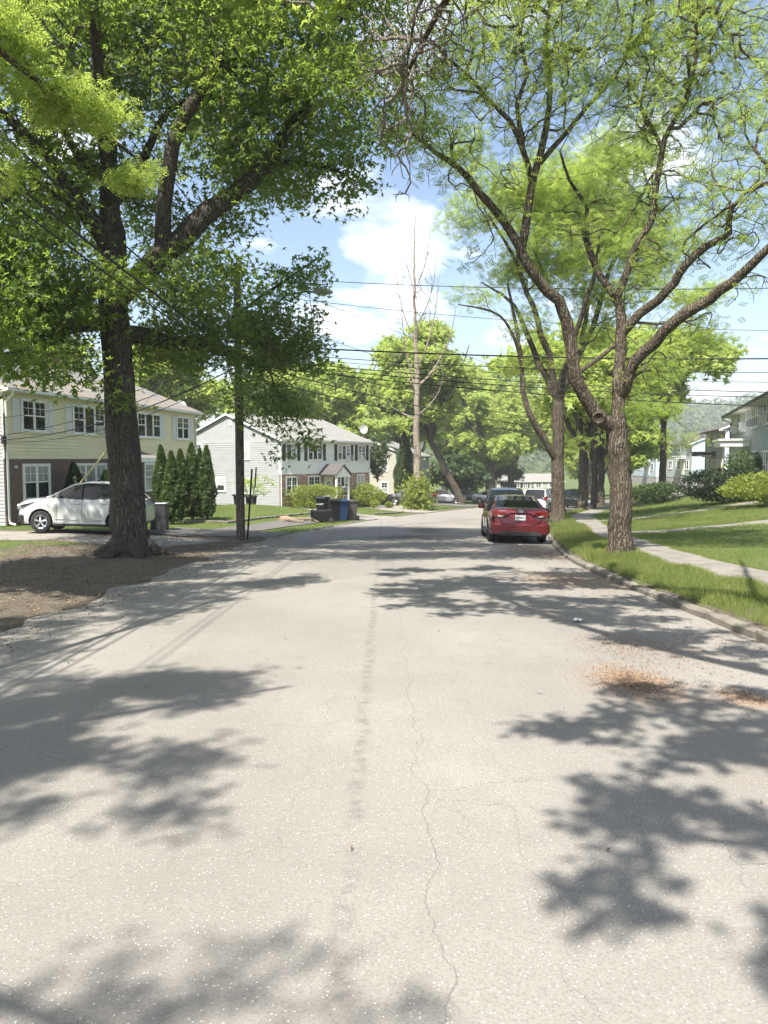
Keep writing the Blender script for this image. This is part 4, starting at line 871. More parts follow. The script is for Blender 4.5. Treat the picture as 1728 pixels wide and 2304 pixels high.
def cedar(label, x, y, h, r, seed, lmat='leaf_cedar', z=None, group='columnar cedars'):
    rg = np.random.default_rng(seed); z = Gz(x, y) if z is None else z; root = thing('columnar_cedar', label, 'shrub', (x, y, z), 0, group)
    n = int(5200 * h * r / 1.4); t = rg.random(n) ** .85; ang = rg.random(n) * 6.283
    prof = np.interp(t, [0, .08, .35, .7, .92, 1], [.55, .92, 1, .68, .26, .03])
    lump = 1 + .16 * np.sin(ang * 3 + t * 9 + seed) + .12 * np.sin(ang * 5 - t * 17)
    rr = r * prof * lump * (1 - .3 * rg.random(n) ** 2); A = np.stack([np.cos(ang) * rr, np.sin(ang) * rr, t * h], -1)
    o = scatter('foliage', A, rg.uniform(.10, .20, n), SPRAY, lmat, rg, root, .0, -1.2)
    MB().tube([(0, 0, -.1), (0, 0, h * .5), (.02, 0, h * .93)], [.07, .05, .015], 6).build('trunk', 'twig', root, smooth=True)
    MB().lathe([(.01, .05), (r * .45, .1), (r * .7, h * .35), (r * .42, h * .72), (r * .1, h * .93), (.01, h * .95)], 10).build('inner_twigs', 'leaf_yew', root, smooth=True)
    return root

# ------------------------------------------------------------------ houses
def wall_frame(side, L, D):
    """origin, along-vector, outward normal of a wall in house coordinates (front faces -y)"""
    return {'front': ((0, 0), (1, 0), (0, -1)), 'left': ((0, D), (0, -1), (-1, 0)), 'right': ((L, 0), (0, 1), (1, 0)), 'back': ((L, D), (-1, 0), (0, 1))}[side]
def wp(fr, u, z, out=0.0):
    o, a, n = fr; return (o[0] + a[0] * u + n[0] * out, o[1] + a[1] * u + n[1] * out, z)
def wbox(mb, fr, u0, u1, z0, z1, o0, o1, mi=0):
    vs = [wp(fr, u, z, o) for z in (z0, z1) for u, o in ((u0, o0), (u1, o0), (u1, o1), (u0, o1))]
    mb.add(vs, [(3, 2, 1, 0), (4, 5, 6, 7), (0, 1, 5, 4), (1, 2, 6, 5), (2, 3, 7, 6), (3, 0, 4, 7)], mi)
def siding(root, fr, length, z0, z1, pitch, mat, gable=None):
    mb = MB(); z = z0; lim = z1 if gable is None else gable[1]
    while z < lim - .01:
        zt = min(z + pitch, lim); u0, u1 = 0.0, length
        if gable is not None and zt > z1:
            t = (zt - z1) / (gable[1] - z1); u0, u1 = length / 2 * t, length - length / 2 * t
            if u1 - u0 < .05: break
        e, b, zg = .034, .002, z + (zt - z) * .8
        mb.add([wp(fr, u0, z, e), wp(fr, u1, z, e), wp(fr, u1, zg, e - .007), wp(fr, u0, zg, e - .007), wp(fr, u0, zg, b), wp(fr, u1, zg, b), wp(fr, u1, zt, b), wp(fr, u0, zt, b), wp(fr, u0, z, b), wp(fr, u1, z, b)], [(0, 1, 2, 3), (3, 2, 5, 4), (4, 5, 6, 7), (8, 9, 1, 0)])
        z = zt
    o = mb.build('siding', mat, root); o['kind'] = 'stuff'; return o
def window(root, fr, u0, u1, z0, z1, sashes=2, grid=True, pic=False, curtain=0.0, trim='trim_white', seed=0, simple=False):
    fr = ((fr[0][0] + fr[2][0] * .022, fr[0][1] + fr[2][1] * .022), fr[1], fr[2])
    rd = random.Random(seed * 31 + int(u0 * 10)); f = MB(); T = .07
    wbox(f, fr, u0 - T, u1 + T, z1, z1 + T, .0, .065); wbox(f, fr, u0 - T - .03, u1 + T + .03, z0 - T, z0, .0, .085)
    wbox(f, fr, u0 - T, u0, z0, z1, .0, .062); wbox(f, fr, u1, u1 + T, z0, z1, .0, .062)
    w = (u1 - u0) / sashes
    for i in range(1, sashes): wbox(f, fr, u0 + w * i - .035, u0 + w * i + .035, z0, z1, .0, .058)
    win = f.build('window', trim, root)
    zm = (z0 + z1) / 2
    for i in range(sashes):
        a, b = u0 + w * i + .03, u0 + w * (i + 1) - .03; mid = pic and sashes == 3 and i == 1
        s_ = MB()
        for (p, q) in ((a - .004, a + .035), (b - .035, b + .004)): wbox(s_, fr, p, q, z0, z1, .0, .048)
        wbox(s_, fr, a, b, z0, z0 + .045, .0, .047); wbox(s_, fr, a, b, z1 - .04, z1, .0, .047)
        if not mid:
            wbox(s_, fr, a, b, zm - .025, zm + .025, .0, .052)
            if grid:
                for t in (1 / 3, 2 / 3) if w > .8 else (.5,): wbox(s_, fr, lerp(a, b, t) - .009, lerp(a, b, t) + .009, zm, z1, .0, .043)
                wbox(s_, fr, a, b, (zm + z1) / 2 - .009, (zm + z1) / 2 + .009, .0, .0435)
        s_.build('sash', trim, win)
        panes = [(z0 + .04, zm - .02), (zm + .02, z1 - .035)] if not mid else [(z0 + .04, z1 - .035)]
        if simple: panes = [(z0 + .04, z1 - .035)]
        for k, (p, q) in enumerate(panes):
            g_ = MB(); wbox(g_, fr, a + .03, b - .03, p, q, .0, .034)
            g_.build('pane', 'window_glass_curtain' if rd.random() < curtain else 'window_glass', win)
    return win
def shutter(root, fr, u, z0, z1, mat, w=.38):
    fr = ((fr[0][0] + fr[2][0] * .022, fr[0][1] + fr[2][1] * .022), fr[1], fr[2])
    mb = MB(); wbox(mb, fr, u, u + w, z0, z1, .0, .045)
    for a, b in ((z0 + .06, (z0 + z1) / 2 - .03), ((z0 + z1) / 2 + .03, z1 - .06)):
        n = 9
        for i in range(n):
            p, q = lerp(a, b, i / n), lerp(a, b, (i + .72) / n); wbox(mb, fr, u + .05, u + w - .05, p, q, .045, .056)
    return mb.build('shutter', mat, root)
def air_conditioner(root, fr, u, z, label, w=.55, h=.36):
    M = root.matrix_basis if False else Matrix.Translation(root.location) @ Matrix.Rotation(root.rotation_euler[2], 4, 'Z')
    c = M @ Vector(wp(fr, u, z, .03)); t = thing('air_conditioner', label, 'air conditioner', c, root.rotation_euler[2] + {'front': 0, 'right': math.pi / 2, 'left': -math.pi / 2}[[k for k in ('front', 'left', 'right') if wall_frame(k, *root['_ld']) == fr][0]], 'window air conditioners')
    b = MB(); b.bbox(0, w, -.34, .02, 0, h); b.build('casing', 'ac_white', t, bevel=.012)
    for i in range(7): g_ = MB(); g_.bbox(.05, w - .05, -.352, -.341, .04 + i * .042, .062 + i * .042); g_.build('louvre', 'ac_grill', t)
    return t
def house(name, label, loc, rz, L, D, lower, eave, ridge, pitch, upper_mat, lower_mat, roof_mat, gable_mat=None, ov=.35, trim='trim_white', gut='trim_white', gsides=('left', 'right'), low_gable=None, gtop=None):
    root = thing(name, label, 'house', loc, rz); root['_ld'] = (float(L), float(D))
    core = MB(); core.bbox(.01, L - .01, .01, D - .01, -1.6, eave); core.prism([(.01, eave - .002), (D - .01, eave - .002), (D / 2, ridge - .03)], 'x', .01, L - .01)
    core.build('wall', 'foundation', root)
    F = wall_frame('front', L, D)
    if lower_mat.startswith('brick'):
        m = MB(); wbox(m, F, -.005, L + .005, -.15, lower, .0, .035); m.build('brick_wall', lower_mat, root)
        siding(root, F, L, lower + .03, eave, pitch, upper_mat)
        m = MB(); wbox(m, F, 0, L, lower, lower + .06, .0, .05); m.build('ledge', trim, root)
    else: siding(root, F, L, 0, eave, pitch, upper_mat)
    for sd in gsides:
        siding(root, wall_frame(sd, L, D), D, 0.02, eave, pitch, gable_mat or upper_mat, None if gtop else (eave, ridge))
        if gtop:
            m = MB(); fr = wall_frame(sd, L, D); n = int(D / .2)
            for i in range(n):
                u0, u1 = D * i / n, D * (i + 1) / n - .015
                h = lambda u: eave + (ridge - eave) * (1 - abs(u / D * 2 - 1)) - .03
                z0 = eave - .22
                m.add([wp(fr, u0, z0, .03), wp(fr, u1, z0, .03), wp(fr, u1, h(u1), .03), wp(fr, u0, h(u0), .03), wp(fr, u0, z0, .0), wp(fr, u1, z0, .0), wp(fr, u1, h(u1), .0), wp(fr, u0, h(u0), .0)], [(0, 1, 2, 3), (0, 4, 5, 1), (1, 5, 6, 2), (3, 7, 4, 0)])
            o = m.build('gable_boards', gtop, root); o['kind'] = 'stuff'
            v = MB(); c = D * .53; wbox(v, fr, c - .18, c + .18, ridge - .85, ridge - .35, .02, .06)
            for i in range(6): wbox(v, fr, c - .14, c + .14, ridge - .82 + i * .075, ridge - .79 + i * .075, .06, .075)
            v.build('gable_vent', 'shutter_white', root)
    for fr, u in ((F, 0), (F, L)):
        m = MB(); wbox(m, fr, u - .03 if u == 0 else u - .07, u + .07 if u == 0 else u + .03, lower + .03 if lower_mat.startswith('brick') else 0, eave - .02, -.03, .045); m.build('corner_board', trim, root)
    k = (ridge - eave) / (D / 2); zo = eave - ov * k; th = .13; gx = .22
    r = MB(); r.prism([(-ov, zo), (D / 2, ridge), (D + ov, zo), (D + ov, zo + th), (D / 2, ridge + th), (-ov, zo + th)], 'x', -gx, L + gx); r.build('roof', roof_mat, root)
    for sd, x0 in (('left', -gx - .02), ('right', L + gx)):
        m = MB()
        for a, b, c, d in ((-ov, zo, D / 2, ridge), (D / 2, ridge, D + ov, zo)):
            m.add([(x, yy, zz) for x in (x0, x0 + .02) for yy, zz in ((a, b - .03), (c, d - .03), (c, d + th * .8), (a, b + th * .8))], [(0, 1, 2, 3), (7, 6, 5, 4), (0, 4, 5, 1), (1, 5, 6, 2), (2, 6, 7, 3), (3, 7, 4, 0)])
        m.build('rake_board', trim, root)
    m = MB(); m.bbox(-gx, L + gx, -ov + .01, -.03, zo - .035, zo - .012); m.build('soffit', 'soffit', root)
    m = MB(); m.prism([(-ov - .10, zo + .10), (-ov - .085, zo + .0), (-ov - .01, zo - .005), (-ov - .004, zo + .10)], 'x', -gx - .01, L + gx + .01); m.build('gutter', gut, root)
    for x in (.0, L):
        d = MB(); sx = .08 if x == 0 else L - .08
        d.tube([(sx, -ov - .05, zo + .02), (sx, -ov - .05, zo - .12), (sx, -.09, zo - .38), (sx, -.09, .25), (sx, -.11, .1), (sx, -.35, .05)], .04, 6); d.build('downspout', gut, root, smooth=True)
    return root
def door(root, fr, u0, u1, z0, z1, mat):
    fr = ((fr[0][0] + fr[2][0] * .022, fr[0][1] + fr[2][1] * .022), fr[1], fr[2])
    m = MB(); wbox(m, fr, u0 - .09, u0, z0, z1 + .09, 0, .07); wbox(m, fr, u1, u1 + .09, z0, z1 + .09, 0, .07); wbox(m, fr, u0, u1, z1, z1 + .09, 0, .07)
    d = m.build('door', 'trim_white', root)
    l = MB(); wbox(l, fr, u0, u1, z0, z1, 0, .05)
    for a, b in ((.08, .42), (.52, .92)):
        for p, q in ((.12, .45), (.55, .88)): wbox(l, fr, lerp(u0, u1, p), lerp(u0, u1, q), lerp(z0, z1, a), lerp(z0, z1, b), .05, .058)
    l.build('door_leaf', mat, d)
    k = MB(); c = wp(fr, u1 - .08, (z0 + z1) / 2, .085); k.lathe([(0, -.03), (.03, -.02), (.035, 0), (.03, .02), (0, .03)], 8, c); k.build('handle', 'chrome', d, smooth=True)
    return d

HA = math.atan2
# 1 - cream house, left
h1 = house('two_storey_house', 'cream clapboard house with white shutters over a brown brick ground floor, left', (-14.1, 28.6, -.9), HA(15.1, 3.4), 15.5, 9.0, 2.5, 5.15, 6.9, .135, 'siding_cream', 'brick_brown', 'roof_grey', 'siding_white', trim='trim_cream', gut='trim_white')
F = wall_frame('front', 15.5, 9.0)
for i, (a, b, n, p) in enumerate(((1.0, 2.4, 2, False), (4.2, 6.5, 3, True), (9.3, 11.5, 3, True), (13.3, 14.6, 2, False))):
    window(h1, F, a, b, 3.6, 4.75, n, True, p, .15, seed=i); shutter(h1, F, a - .52, 3.55, 4.8, 'shutter_white'); shutter(h1, F, b + .14, 3.55, 4.8, 'shutter_white')
for i, (a, b, n) in enumerate(((1.0, 2.5, 2), (4.2, 6.5, 3), (9.9, 11.6, 2), (13.3, 14.6, 2))): window(h1, F, a, b, .95, 2.25, n, True, n == 3, .35, seed=i + 9)
door(h1, F, 7.6, 8.5, .1, 2.15, 'door_white')
c = MB(); c.prism([(-1.35, 2.42), (-1.35, 2.54), (-.03, 2.95), (-.03, 2.78)], 'x', 6.9, 9.3); c.build('canopy', 'roof_grey', h1)
c = MB(); c.bbox(6.88, 9.32, -1.38, -1.34, 2.36, 2.56); c.build('canopy_fascia', 'trim_white', h1)
for x in (7.0, 9.2): c = MB(); c.bbox(x - .05, x + .05, -1.3, -1.2, 0, 2.42); c.build('canopy_post', 'trim_white', h1)
c = MB(); c.bbox(9.2, 9.9, 4.6, 5.3, 6.3, 7.5); c.bbox(9.15, 9.95, 4.55, 5.35, 7.5, 7.6); ch = c.build('chimney', 'chimney_brick', h1)
air_conditioner(h1, F, 5.85, 3.62, 'white window air conditioner in the cream house, beside the big trunk')
m = MB(); m.box((-.05, -.06, 3.2), (.16, .1, .3)); m.tube([(-.04, -.08, 4.2), (-.04, -.08, 3.3)], .03, 6); m.tube([(-.04, -.08, 3.05), (-.05, -.08, .4)], .025, 6); m.build('service_entrance', 'steel_dark', h1)
m = MB(); m.lathe([(0, -.12), (.06, -.1), (.07, -.04), (.03, 0)], 10, (.55, 0, 2.2), 'y'); m.build('wall_lamp', 'lens', h1, smooth=True)
# 2 - white house
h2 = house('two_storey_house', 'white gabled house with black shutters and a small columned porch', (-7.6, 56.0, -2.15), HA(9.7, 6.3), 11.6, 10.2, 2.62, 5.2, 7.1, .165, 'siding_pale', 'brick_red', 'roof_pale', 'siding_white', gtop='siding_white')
F = wall_frame('front', 11.6, 10.2); Lf = wall_frame('left', 11.6, 10.2)
for i, (a, b, n, p) in enumerate(((.75, 1.85, 2, False), (3.3, 5.0, 3, True), (7.1, 8.75, 3, True), (9.95, 10.95, 2, False))):
    window(h2, F, a, b, 3.7, 4.85, n, True, p, .3, seed=20 + i); shutter(h2, F, a - .47, 3.62, 4.92, 'shutter_black', .34); shutter(h2, F, b + .13, 3.62, 4.92, 'shutter_black', .34)
for i, (a, b, n) in enumerate(((.7, 1.9, 2), (3.3, 4.7, 2), (6.9, 8.5, 3), (9.8, 10.8, 2))): window(h2, F, a, b, 1.15, 2.4, n, True, n == 3, .3, seed=30 + i)
door(h2, F, 5.35, 6.2, .2, 2.3, 'door_white')
m = MB(); m.lathe([(.13, 0), (.17, -.03), (.21, 0), (.17, .03), (.13, 0)], 14, (5.78, -.09, 1.75), 'y'); m.build('wreath', 'leaf_yew', h2, smooth=True)
PX0, PX1 = 4.75, 6.45; pc = (PX0 + PX1) / 2
m = MB(); m.prism([(PX0 - .2, 2.5), (pc, 3.25), (PX1 + .2, 2.5), (PX1 + .2, 2.6), (pc, 3.37), (PX0 - .2, 2.6)], 'y', -1.75, -.02); m.build('porch_roof', 'roof_dark', h2)
m = MB(); m.prism([(PX0 - .05, 2.5), (PX1 + .05, 2.5), (pc, 3.2)], 'y', -1.66, -1.6); m.bbox(PX0 - .08, PX1 + .08, -1.67, -1.5, 2.34, 2.5); m.build('porch_pediment', 'trim_white', h2)
for x in (PX0 + .08, PX1 - .08): m = MB(); m.bbox(x - .07, x + .07, -1.65, -1.51, 0, 2.34); m.build('porch_post', 'trim_white', h2)
for sgn, x in ((0, PX0 + .08), (1, PX1 - .08)):
    m = MB(); m.bbox(x - .02, x + .02, -1.5, -.05, .85, .91); m.bbox(x - .02, x + .02, -1.5, -.05, .35, .40)
    for i in range(5): m.bbox(x - .015, x + .015, -1.4 + i * .3, -1.37 + i * .3, .4, .85)
    m.build('railing', 'trim_white', h2)
m = MB(); m.bbox(PX0 - .05, PX1 + .05, -1.7, 0, -.3, .16); m.bbox(PX0 + .1, PX1 - .1, -2.05, -1.7, -.3, .0); m.build('porch_step', 'concrete', h2)
for (v0, v1, a, b, i) in ((6.55, 7.25, 3.75, 4.9, 0), (3.9, 4.75, 1.3, 2.25, 1), (6.65, 7.3, 1.2, 2.25, 2), (1.6, 2.3, 3.75, 4.9, 3)): window(h2, Lf, v0, v1, a, b, 1, True, seed=40 + i, curtain=.6)
air_conditioner(h2, F, 8.2, 3.72, 'window air conditioner hanging from the three pane window of the white house', .5, .34); air_conditioner(h2, F, 10.1, 3.72, 'window air conditioner in the right end window of the white house', .5, .34)
air_conditioner(h2, F, 7.4, 1.17, 'window air conditioner in the ground floor window behind the porch post', .5, .34)
# 3 - ivory house behind
h3 = house('two_storey_house', 'ivory clapboard house end wall half hidden behind a tall cedar', (2.6, 85.0, -3.2), HA(.97, .25), 12, 9.2, 2.5, 5.2, 6.9, .16, 'siding_ivory', 'siding', 'roof_pale', 'siding_ivory')
Lf = wall_frame('left', 12, 9.2)
for a, b in ((3.5, 4.75), (1.0, 2.2)): window(h3, Lf, 6.2, 6.95, a, b, 1, True, seed=50, curtain=.5)
for i in range(3):
    window(h3, wall_frame('front', 12, 9.2), 1.2 + 3.6 * i, 2.6 + 3.6 * i, 3.6, 4.75, 2, True, seed=52 + i, simple=True); window(h3, wall_frame('front', 12, 9.2), 1.2 + 3.6 * i, 2.6 + 3.6 * i, 1.0, 2.2, 2, True, seed=56 + i, simple=True)
# far houses across the bend
def far_house(label, loc, rz, L, D, mat, low, wins, dr):
    h = house('two_storey_house', label, loc, rz, L, D, 2.5, 5.2, 7.0, .2, mat, low, 'roof_pale', mat)
    fr = wall_frame('front', L, D)
    for i, (a, b) in enumerate(wins):
        window(h, fr, a, b, 3.6, 4.8, 2, False, seed=60 + i, simple=True); window(h, fr, a, b, 1.0, 2.3, 2, False, seed=70 + i, simple=True, curtain=.5)
        for q in (a - .5, b + .12): shutter(h, fr, q, 3.55, 4.85, 'shutter_black' if low.startswith('brick') else 'shutter_white')
    door(h, fr, dr, dr + 1.0, .1, 2.3, 'door_cream'); return h
far_house('far pale house with an orange brick ground floor beyond the bend', (29.5, 200, -9.4), 0, 8.8, 9, 'siding_ivory', 'brick_far', ((1.4, 2.7), (4.5, 5.8), (6.8, 7.8)), 3.1)
far_house('far plain ivory house right of the brick one', (38.5, 201.5, -9.4), .1, 9, 9, 'siding_ivory', 'siding', ((1.4, 2.7), (5, 6.3)), 3.4)

# right-hand row
def row_house(label, far, rz, L, D, base_z, up, wins_u, wins_l, dr, gable='siding_blue', acs=(), awn=None, aw='trim_white', tag_=''):
    h = house('row_house', label, (far[0], far[1], base_z), rz, L, D, 2.6, 5.2, 6.9, .15, up, 'siding', 'roof_dark', gable, ov=.55, gut='gutter_brown')
    fr = wall_frame('front', L, D)
    for i, (a, b, n) in enumerate(wins_u): window(h, fr, a, b, 3.9, 5.0, n, False, seed=80 + i, curtain=.3)
    for i, (a, b, n) in enumerate(wins_l): window(h, fr, a, b, 1.3, 2.55, n, False, seed=90 + i, curtain=.45)
    if dr is not None: door(h, fr, dr, dr + 1.0, .3, 2.6, 'door_cream')
    if awn:
        m = MB(); m.bbox(awn[0], awn[1], -1.55, -.05, 2.9, 3.22); m.bbox(awn[0] - .12, awn[1] + .12, -1.68, -.03, 3.22, 3.31); m.build('canopy', aw, h)
        m = MB(); m.lathe([(0, -.1), (.1, -.08), (.12, 0)], 10, ((awn[0] + awn[1]) / 2, -.8, 2.9)); m.build('porch_light', 'lens', h, smooth=True)
    for u, lab in acs: air_conditioner(h, fr, u, 3.92, lab, .6, .4)
    return h
row_house('grey green clapboard row house at the right edge with white awning', (23.4, 52.0), HA(-.947, -.32), 22, 8.5, -.6, 'siding_green', ((1.4, 3.1, 2), (5.6, 8.0, 3), (10.6, 13.0, 3), (15.2, 17.6, 3), (19, 21, 2)), ((1.4, 3.1, 2), (5.6, 7.8, 3), (10.6, 13.0, 3), (14.8, 17.0, 3), (19, 21, 2)), 8.5,
          acs=((2.4, 'air conditioner in the farthest upper window of the grey green house'), (7.2, 'air conditioner in the second upper window of the grey green house'), (11.0, 'air conditioner in the third upper window of the grey green house'), (15.4, 'air conditioner in the upper window at the right picture edge')), awn=(6.6, 10.4))
row_house('second grey green row house with weathered canopy, behind the first', (30.1, 72.0), HA(-9.2, -2.3), 9.5, 8.5, -1.06, 'siding_green', ((1.0, 2.4, 2), (4.2, 5.8, 3), (7.2, 8.6, 2)), ((.8, 1.8, 2), (5.2, 6.4, 2), (7.6, 8.8, 2)), 3.2, awn=(2.0, 5.2), aw='grey_box')
row_house('third row house with pale blue sunlit end wall', (45.6, 124.5), HA(-9.5, .4), 9.5, 9, -1.25, 'siding_green', ((1, 2.4, 2), (4, 5.4, 2), (7, 8.4, 2)), ((1, 2.4, 2), (4, 5.4, 2), (7, 8.4, 2)), 5.8, awn=(5.2, 7.4))
row_house('fourth pale blue row house, farthest along the right', (53, 165), HA(-15, 0), 15, 9, -1.9, 'siding_blue', ((1, 2.6, 2), (4.5, 6.1, 2), (8, 9.6, 2), (12, 13.6, 2)), ((1, 2.6, 2), (4.5, 6.1, 2), (8, 9.6, 2), (12, 13.6, 2)), 10.3, awn=(9.8, 12))
for h in [o for o in bpy.data.objects if '_ld' in o.keys()]: del h['_ld']

# satellite dishes
def dish(label, loc, rz):
    t = thing('satellite_dish', label, 'satellite dish', loc, rz, 'satellite dishes')
    MB().lathe([(0, .06), (.12, .052), (.26, .03), (.38, -.01), (.39, -.005), (.26, .04), (.12, .066), (0, .072)], 22, (0, 0, .62), 'y').build('reflector', 'dish', t, smooth=True).rotation_euler = (.0, 0, 0)
    MB().tube([(0, .08, .6), (0, .10, .3), (0, .05, -.05)], .025, 6).build('mast', 'galvanised', t)
    MB().tube([(0, .05, .3), (0, -.25, .34), (0, -.36, .52)], .012, 5).build('feed_arm', 'galvanised', t)
    MB().box((0, -.38, .56), (.07, .1, .07)).build('receiver', 'trim_white', t, bevel=.01)
    return t
dish('satellite dish on the right end of the white house roof', (-1.75, 66.6, 3.55), .5)
dish('satellite dish by the far end of the cream house roof', (-11.9, 45.3, 4.0), -.2)

# ------------------------------------------------------------------ planting
for i, (dx, Y, h, r) in enumerate(((350, 31.4, 3.0, .48), (372, 30.6, 2.75, .5), (392, 32.2, 2.85, .5), (416, 32.6, 3.1, .55), (434, 33.4, 2.9, .42), (448, 32.6, 3.0, .5))):
    q = Q(dx, 1120, Y); cedar(['leftmost cedar of the clump beside the cream house, partly shaded', 'short cedar in front of the leftmost of the clump', 'second cedar from the left in the clump by the cream house', 'tallest cedar in the clump by the cream house', 'slim dark cedar tucked between the two at the right end of the clump', 'rightmost cedar of the clump, sunlit, before the white gable'][i], q.x, Y, h, r * .68, 200 + i, z=-.85)
for i, (u, out, h, r) in enumerate(((2.9, .9, 2.35, .55), (3.1, .75, 2.1, .45), (5.0, 1.0, 2.0, .45), (6.6, .9, 2.2, .42), (7.2, 1.0, 2.2, .34))):
    d = Vector((3.4, 15.1, 0)).normalized(); n = Vector((d.y, -d.x, 0)); q = Vector((-14.1, 28.6, -.9)) + d * u + n * out
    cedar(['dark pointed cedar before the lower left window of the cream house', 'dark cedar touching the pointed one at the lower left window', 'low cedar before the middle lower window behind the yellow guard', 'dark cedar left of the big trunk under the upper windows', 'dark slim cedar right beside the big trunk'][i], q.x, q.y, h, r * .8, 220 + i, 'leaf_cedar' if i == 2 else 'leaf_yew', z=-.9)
def uv2(u, out): d = Vector((6.3, 9.7, 0)).normalized(); n = Vector((d.y, -d.x, 0)); q = Vector((-7.6, 56, -2.15)) + d * u + n * out; return (q.x, q.y, Gz(q.x, q.y))
shrub('hedge_shrub', 'clipped yellow green hedge shrub left of the porch, nearer the white gable', uv2(1.3, 1.5), (1.35, 1.0, 1.0), 4200, 'leaf_hedge', (.10, .2), 301, flat=.25, group='hedges by the white house')
shrub('hedge_shrub', 'clipped yellow green hedge shrub directly left of the porch posts', uv2(3.1, 1.5), (1.2, .95, .98), 4200, 'leaf_hedge', (.10, .2), 302, flat=.25, group='hedges by the white house')
shrub('round_shrub', 'round light green shrub right of the porch of the white house', uv2(9.3, 1.6), (1.5, 1.2, .98), 4600, 'leaf_hedge', (.12, .24), 303)
shrub('small_shrub', 'low pale shrub at the foot of the round shrub', uv2(9.5, 3.4), (.42, .35, .3), 380, 'leaf_hedge', (.1, .18), 304, 3); shrub('small_shrub', 'low pale shrub beside the wheeled bins and the round shrub', uv2(7.6, 3.2), (.4, .35, .4), 380, 'leaf_hedge', (.1, .18), 305, 3)
cedar('tall narrow cedar at the corner of the ivory house', 2.15, 82.0, 7.6, 1.0, 240, 'leaf_cedar')
q = Q(806, 1000, 67.5); shrub('ornamental_tree', 'small dark leaved tree between the white house and the ivory house', (q.x + .4, 68.0, q.z - 1.6), (1.0, .9, 2.4), 1300, 'leaf_dark', (.25, .4), 306, 5, cat='tree')
# sapling before the white gable
q = Q(545, 1105, 50); g = Grow(71); z0 = Gz(q.x, 50)
g.limb_([(q.x, 50, z0 - .1), (q.x, 50, z0 + .5), (q.x + .1, 50, z0 + 1.1)], [.04, .035, .02], .2, .02)
T = ellipsoid_points(g.rg, [((q.x + .2, 50, z0 + 1.6), (1.5, .9, .75), 1)], 22); tips = g.fill(T, .25, .2, 0, 0)
tree_obj('sapling', 'thin sapling with sparse leaves before the white gable wall', g, 'twig', tips, 900, (.12, .12, .08), SPRAY, (.1, .18), 'leaf_far', (q.x, 50, z0), rtip=.006)
# right-hand planting
shrub('yew_hedge', 'dark clipped yew hedge on the right lawn', (17.0, 38.0, Gz(17, 38)), (2.5, 1.5, .92), 13000, 'leaf_yew', (.08, .16), 310, 9, flat=.3, cat='hedge')
shrub('yew_hedge', 'green trimmed hedge mound behind the dark yew', (19.2, 38.6, Gz(19.2, 38.6)), (2.0, 1.5, 1.15), 7000, 'leaf_dark', (.09, .18), 311, 8, flat=.3, cat='hedge')
shrub('lawn_shrub', 'bright yellow green spreading shrub at the right edge', (16.6, 32.6, Gz(16.6, 32.6)), (2.4, 1.8, .82), 11000, 'leaf_hedge', (.09, .18), 312, 10)
shrub('lawn_shrub', 'yellow green shrub under the door of the grey green house', (20.2, 40.6, Gz(20.2, 40.6)), (1.9, 1.5, 1.0), 5000, 'leaf_hedge', (.1, .2), 313, 8)
shrub('lawn_shrub', 'small shrub left of the dark yew hedge', (18.6, 52, Gz(18.6, 52)), (2.0, 1.4, .8), 4000, 'leaf_dark', (.12, .22), 314, 8); shrub('lawn_shrub', 'pale shrub in front of the far blue house', (27, 82, Gz(27, 82)), (2.2, 1.6, .9), 3200, 'leaf_hedge', (.16, .3), 315, 8)
# wooded hill on the skyline
rg = np.random.default_rng(5); n = 42000; hx = rg.uniform(-60, 420, n); hy = rg.uniform(350, 640, n); hz = G(hx, hy) + rg.uniform(0, 1, n) ** .7 * (9 + 5 * np.sin(hx * .21) * np.sin(hy * .17 + hx * .05))
o = scatter('distant_woods', np.stack([hx, hy, hz], -1), rg.uniform(2.0, 4.2, n), SPRAY, 'leaf_distant', rg, None, .5); tag(o, 'wooded hillside on the skyline', 'woods', kind='stuff')

# ------------------------------------------------------------------ grass blades and leaf litter
rg = np.random.default_rng(9)
def grass_area(n, ylo, yhi, slo, shi, pw=1.0):
    y = ylo + (yhi - ylo) * rg.random(n) ** pw; s_ = rg.uniform(slo, shi, n); return Kx(y) + s_, y, s_
segs = [((7.0, 24.3), (24.0, 27.6)), ((9.3, 33.6), (22.6, 37.8))]
def keep(x, y):
    k = np.ones(len(x), bool)
    for (a, b) in segs:
        a = np.array(a); b = np.array(b); d = (b - a) / np.linalg.norm(b - a); q = np.stack([x, y], -1) - a; al = q @ d; pe = np.abs(q[:, 0] * d[1] - q[:, 1] * d[0]); k &= ~((pe < .46) & (al > -.3) & (al < np.linalg.norm(b - a)))
    return k
xs, ys, ss = [], [], []
for a in (grass_area(30000, 5, 24, .12, 1.22), grass_area(9000, 24, 50, .1, 1.25), grass_area(60000, 8, 34, 2.3, 11, 1.0), grass_area(16000, 30, 58, 2.3, 14), grass_area(2600, 5, 30, 1.12, 1.3), grass_area(2600, 5, 30, 2.25, 2.5)):
    xs.append(a[0]); ys.append(a[1]); ss.append(a[2])
x = np.concatenate(xs); y = np.concatenate(ys); s_ = np.concatenate(ss); k = keep(x, y); x, y, s_ = x[k], y[k], s_[k]
pat = .5 + .5 * np.sin(x * 2.3 + 1.7 * np.sin(y * 1.9)) * np.sin(y * 1.3 + 1.3 * np.sin(x * 1.1)); hh = np.where(s_ < 1.3, .13, .085) * (.5 + .7 * pat) * rg.uniform(.6, 1.3, len(x)) * (1 + .5 * (y > 24))
dt = np.hypot(x - LX1, y - LY1); hh = np.where(dt < .8, hh * 1.7, hh)
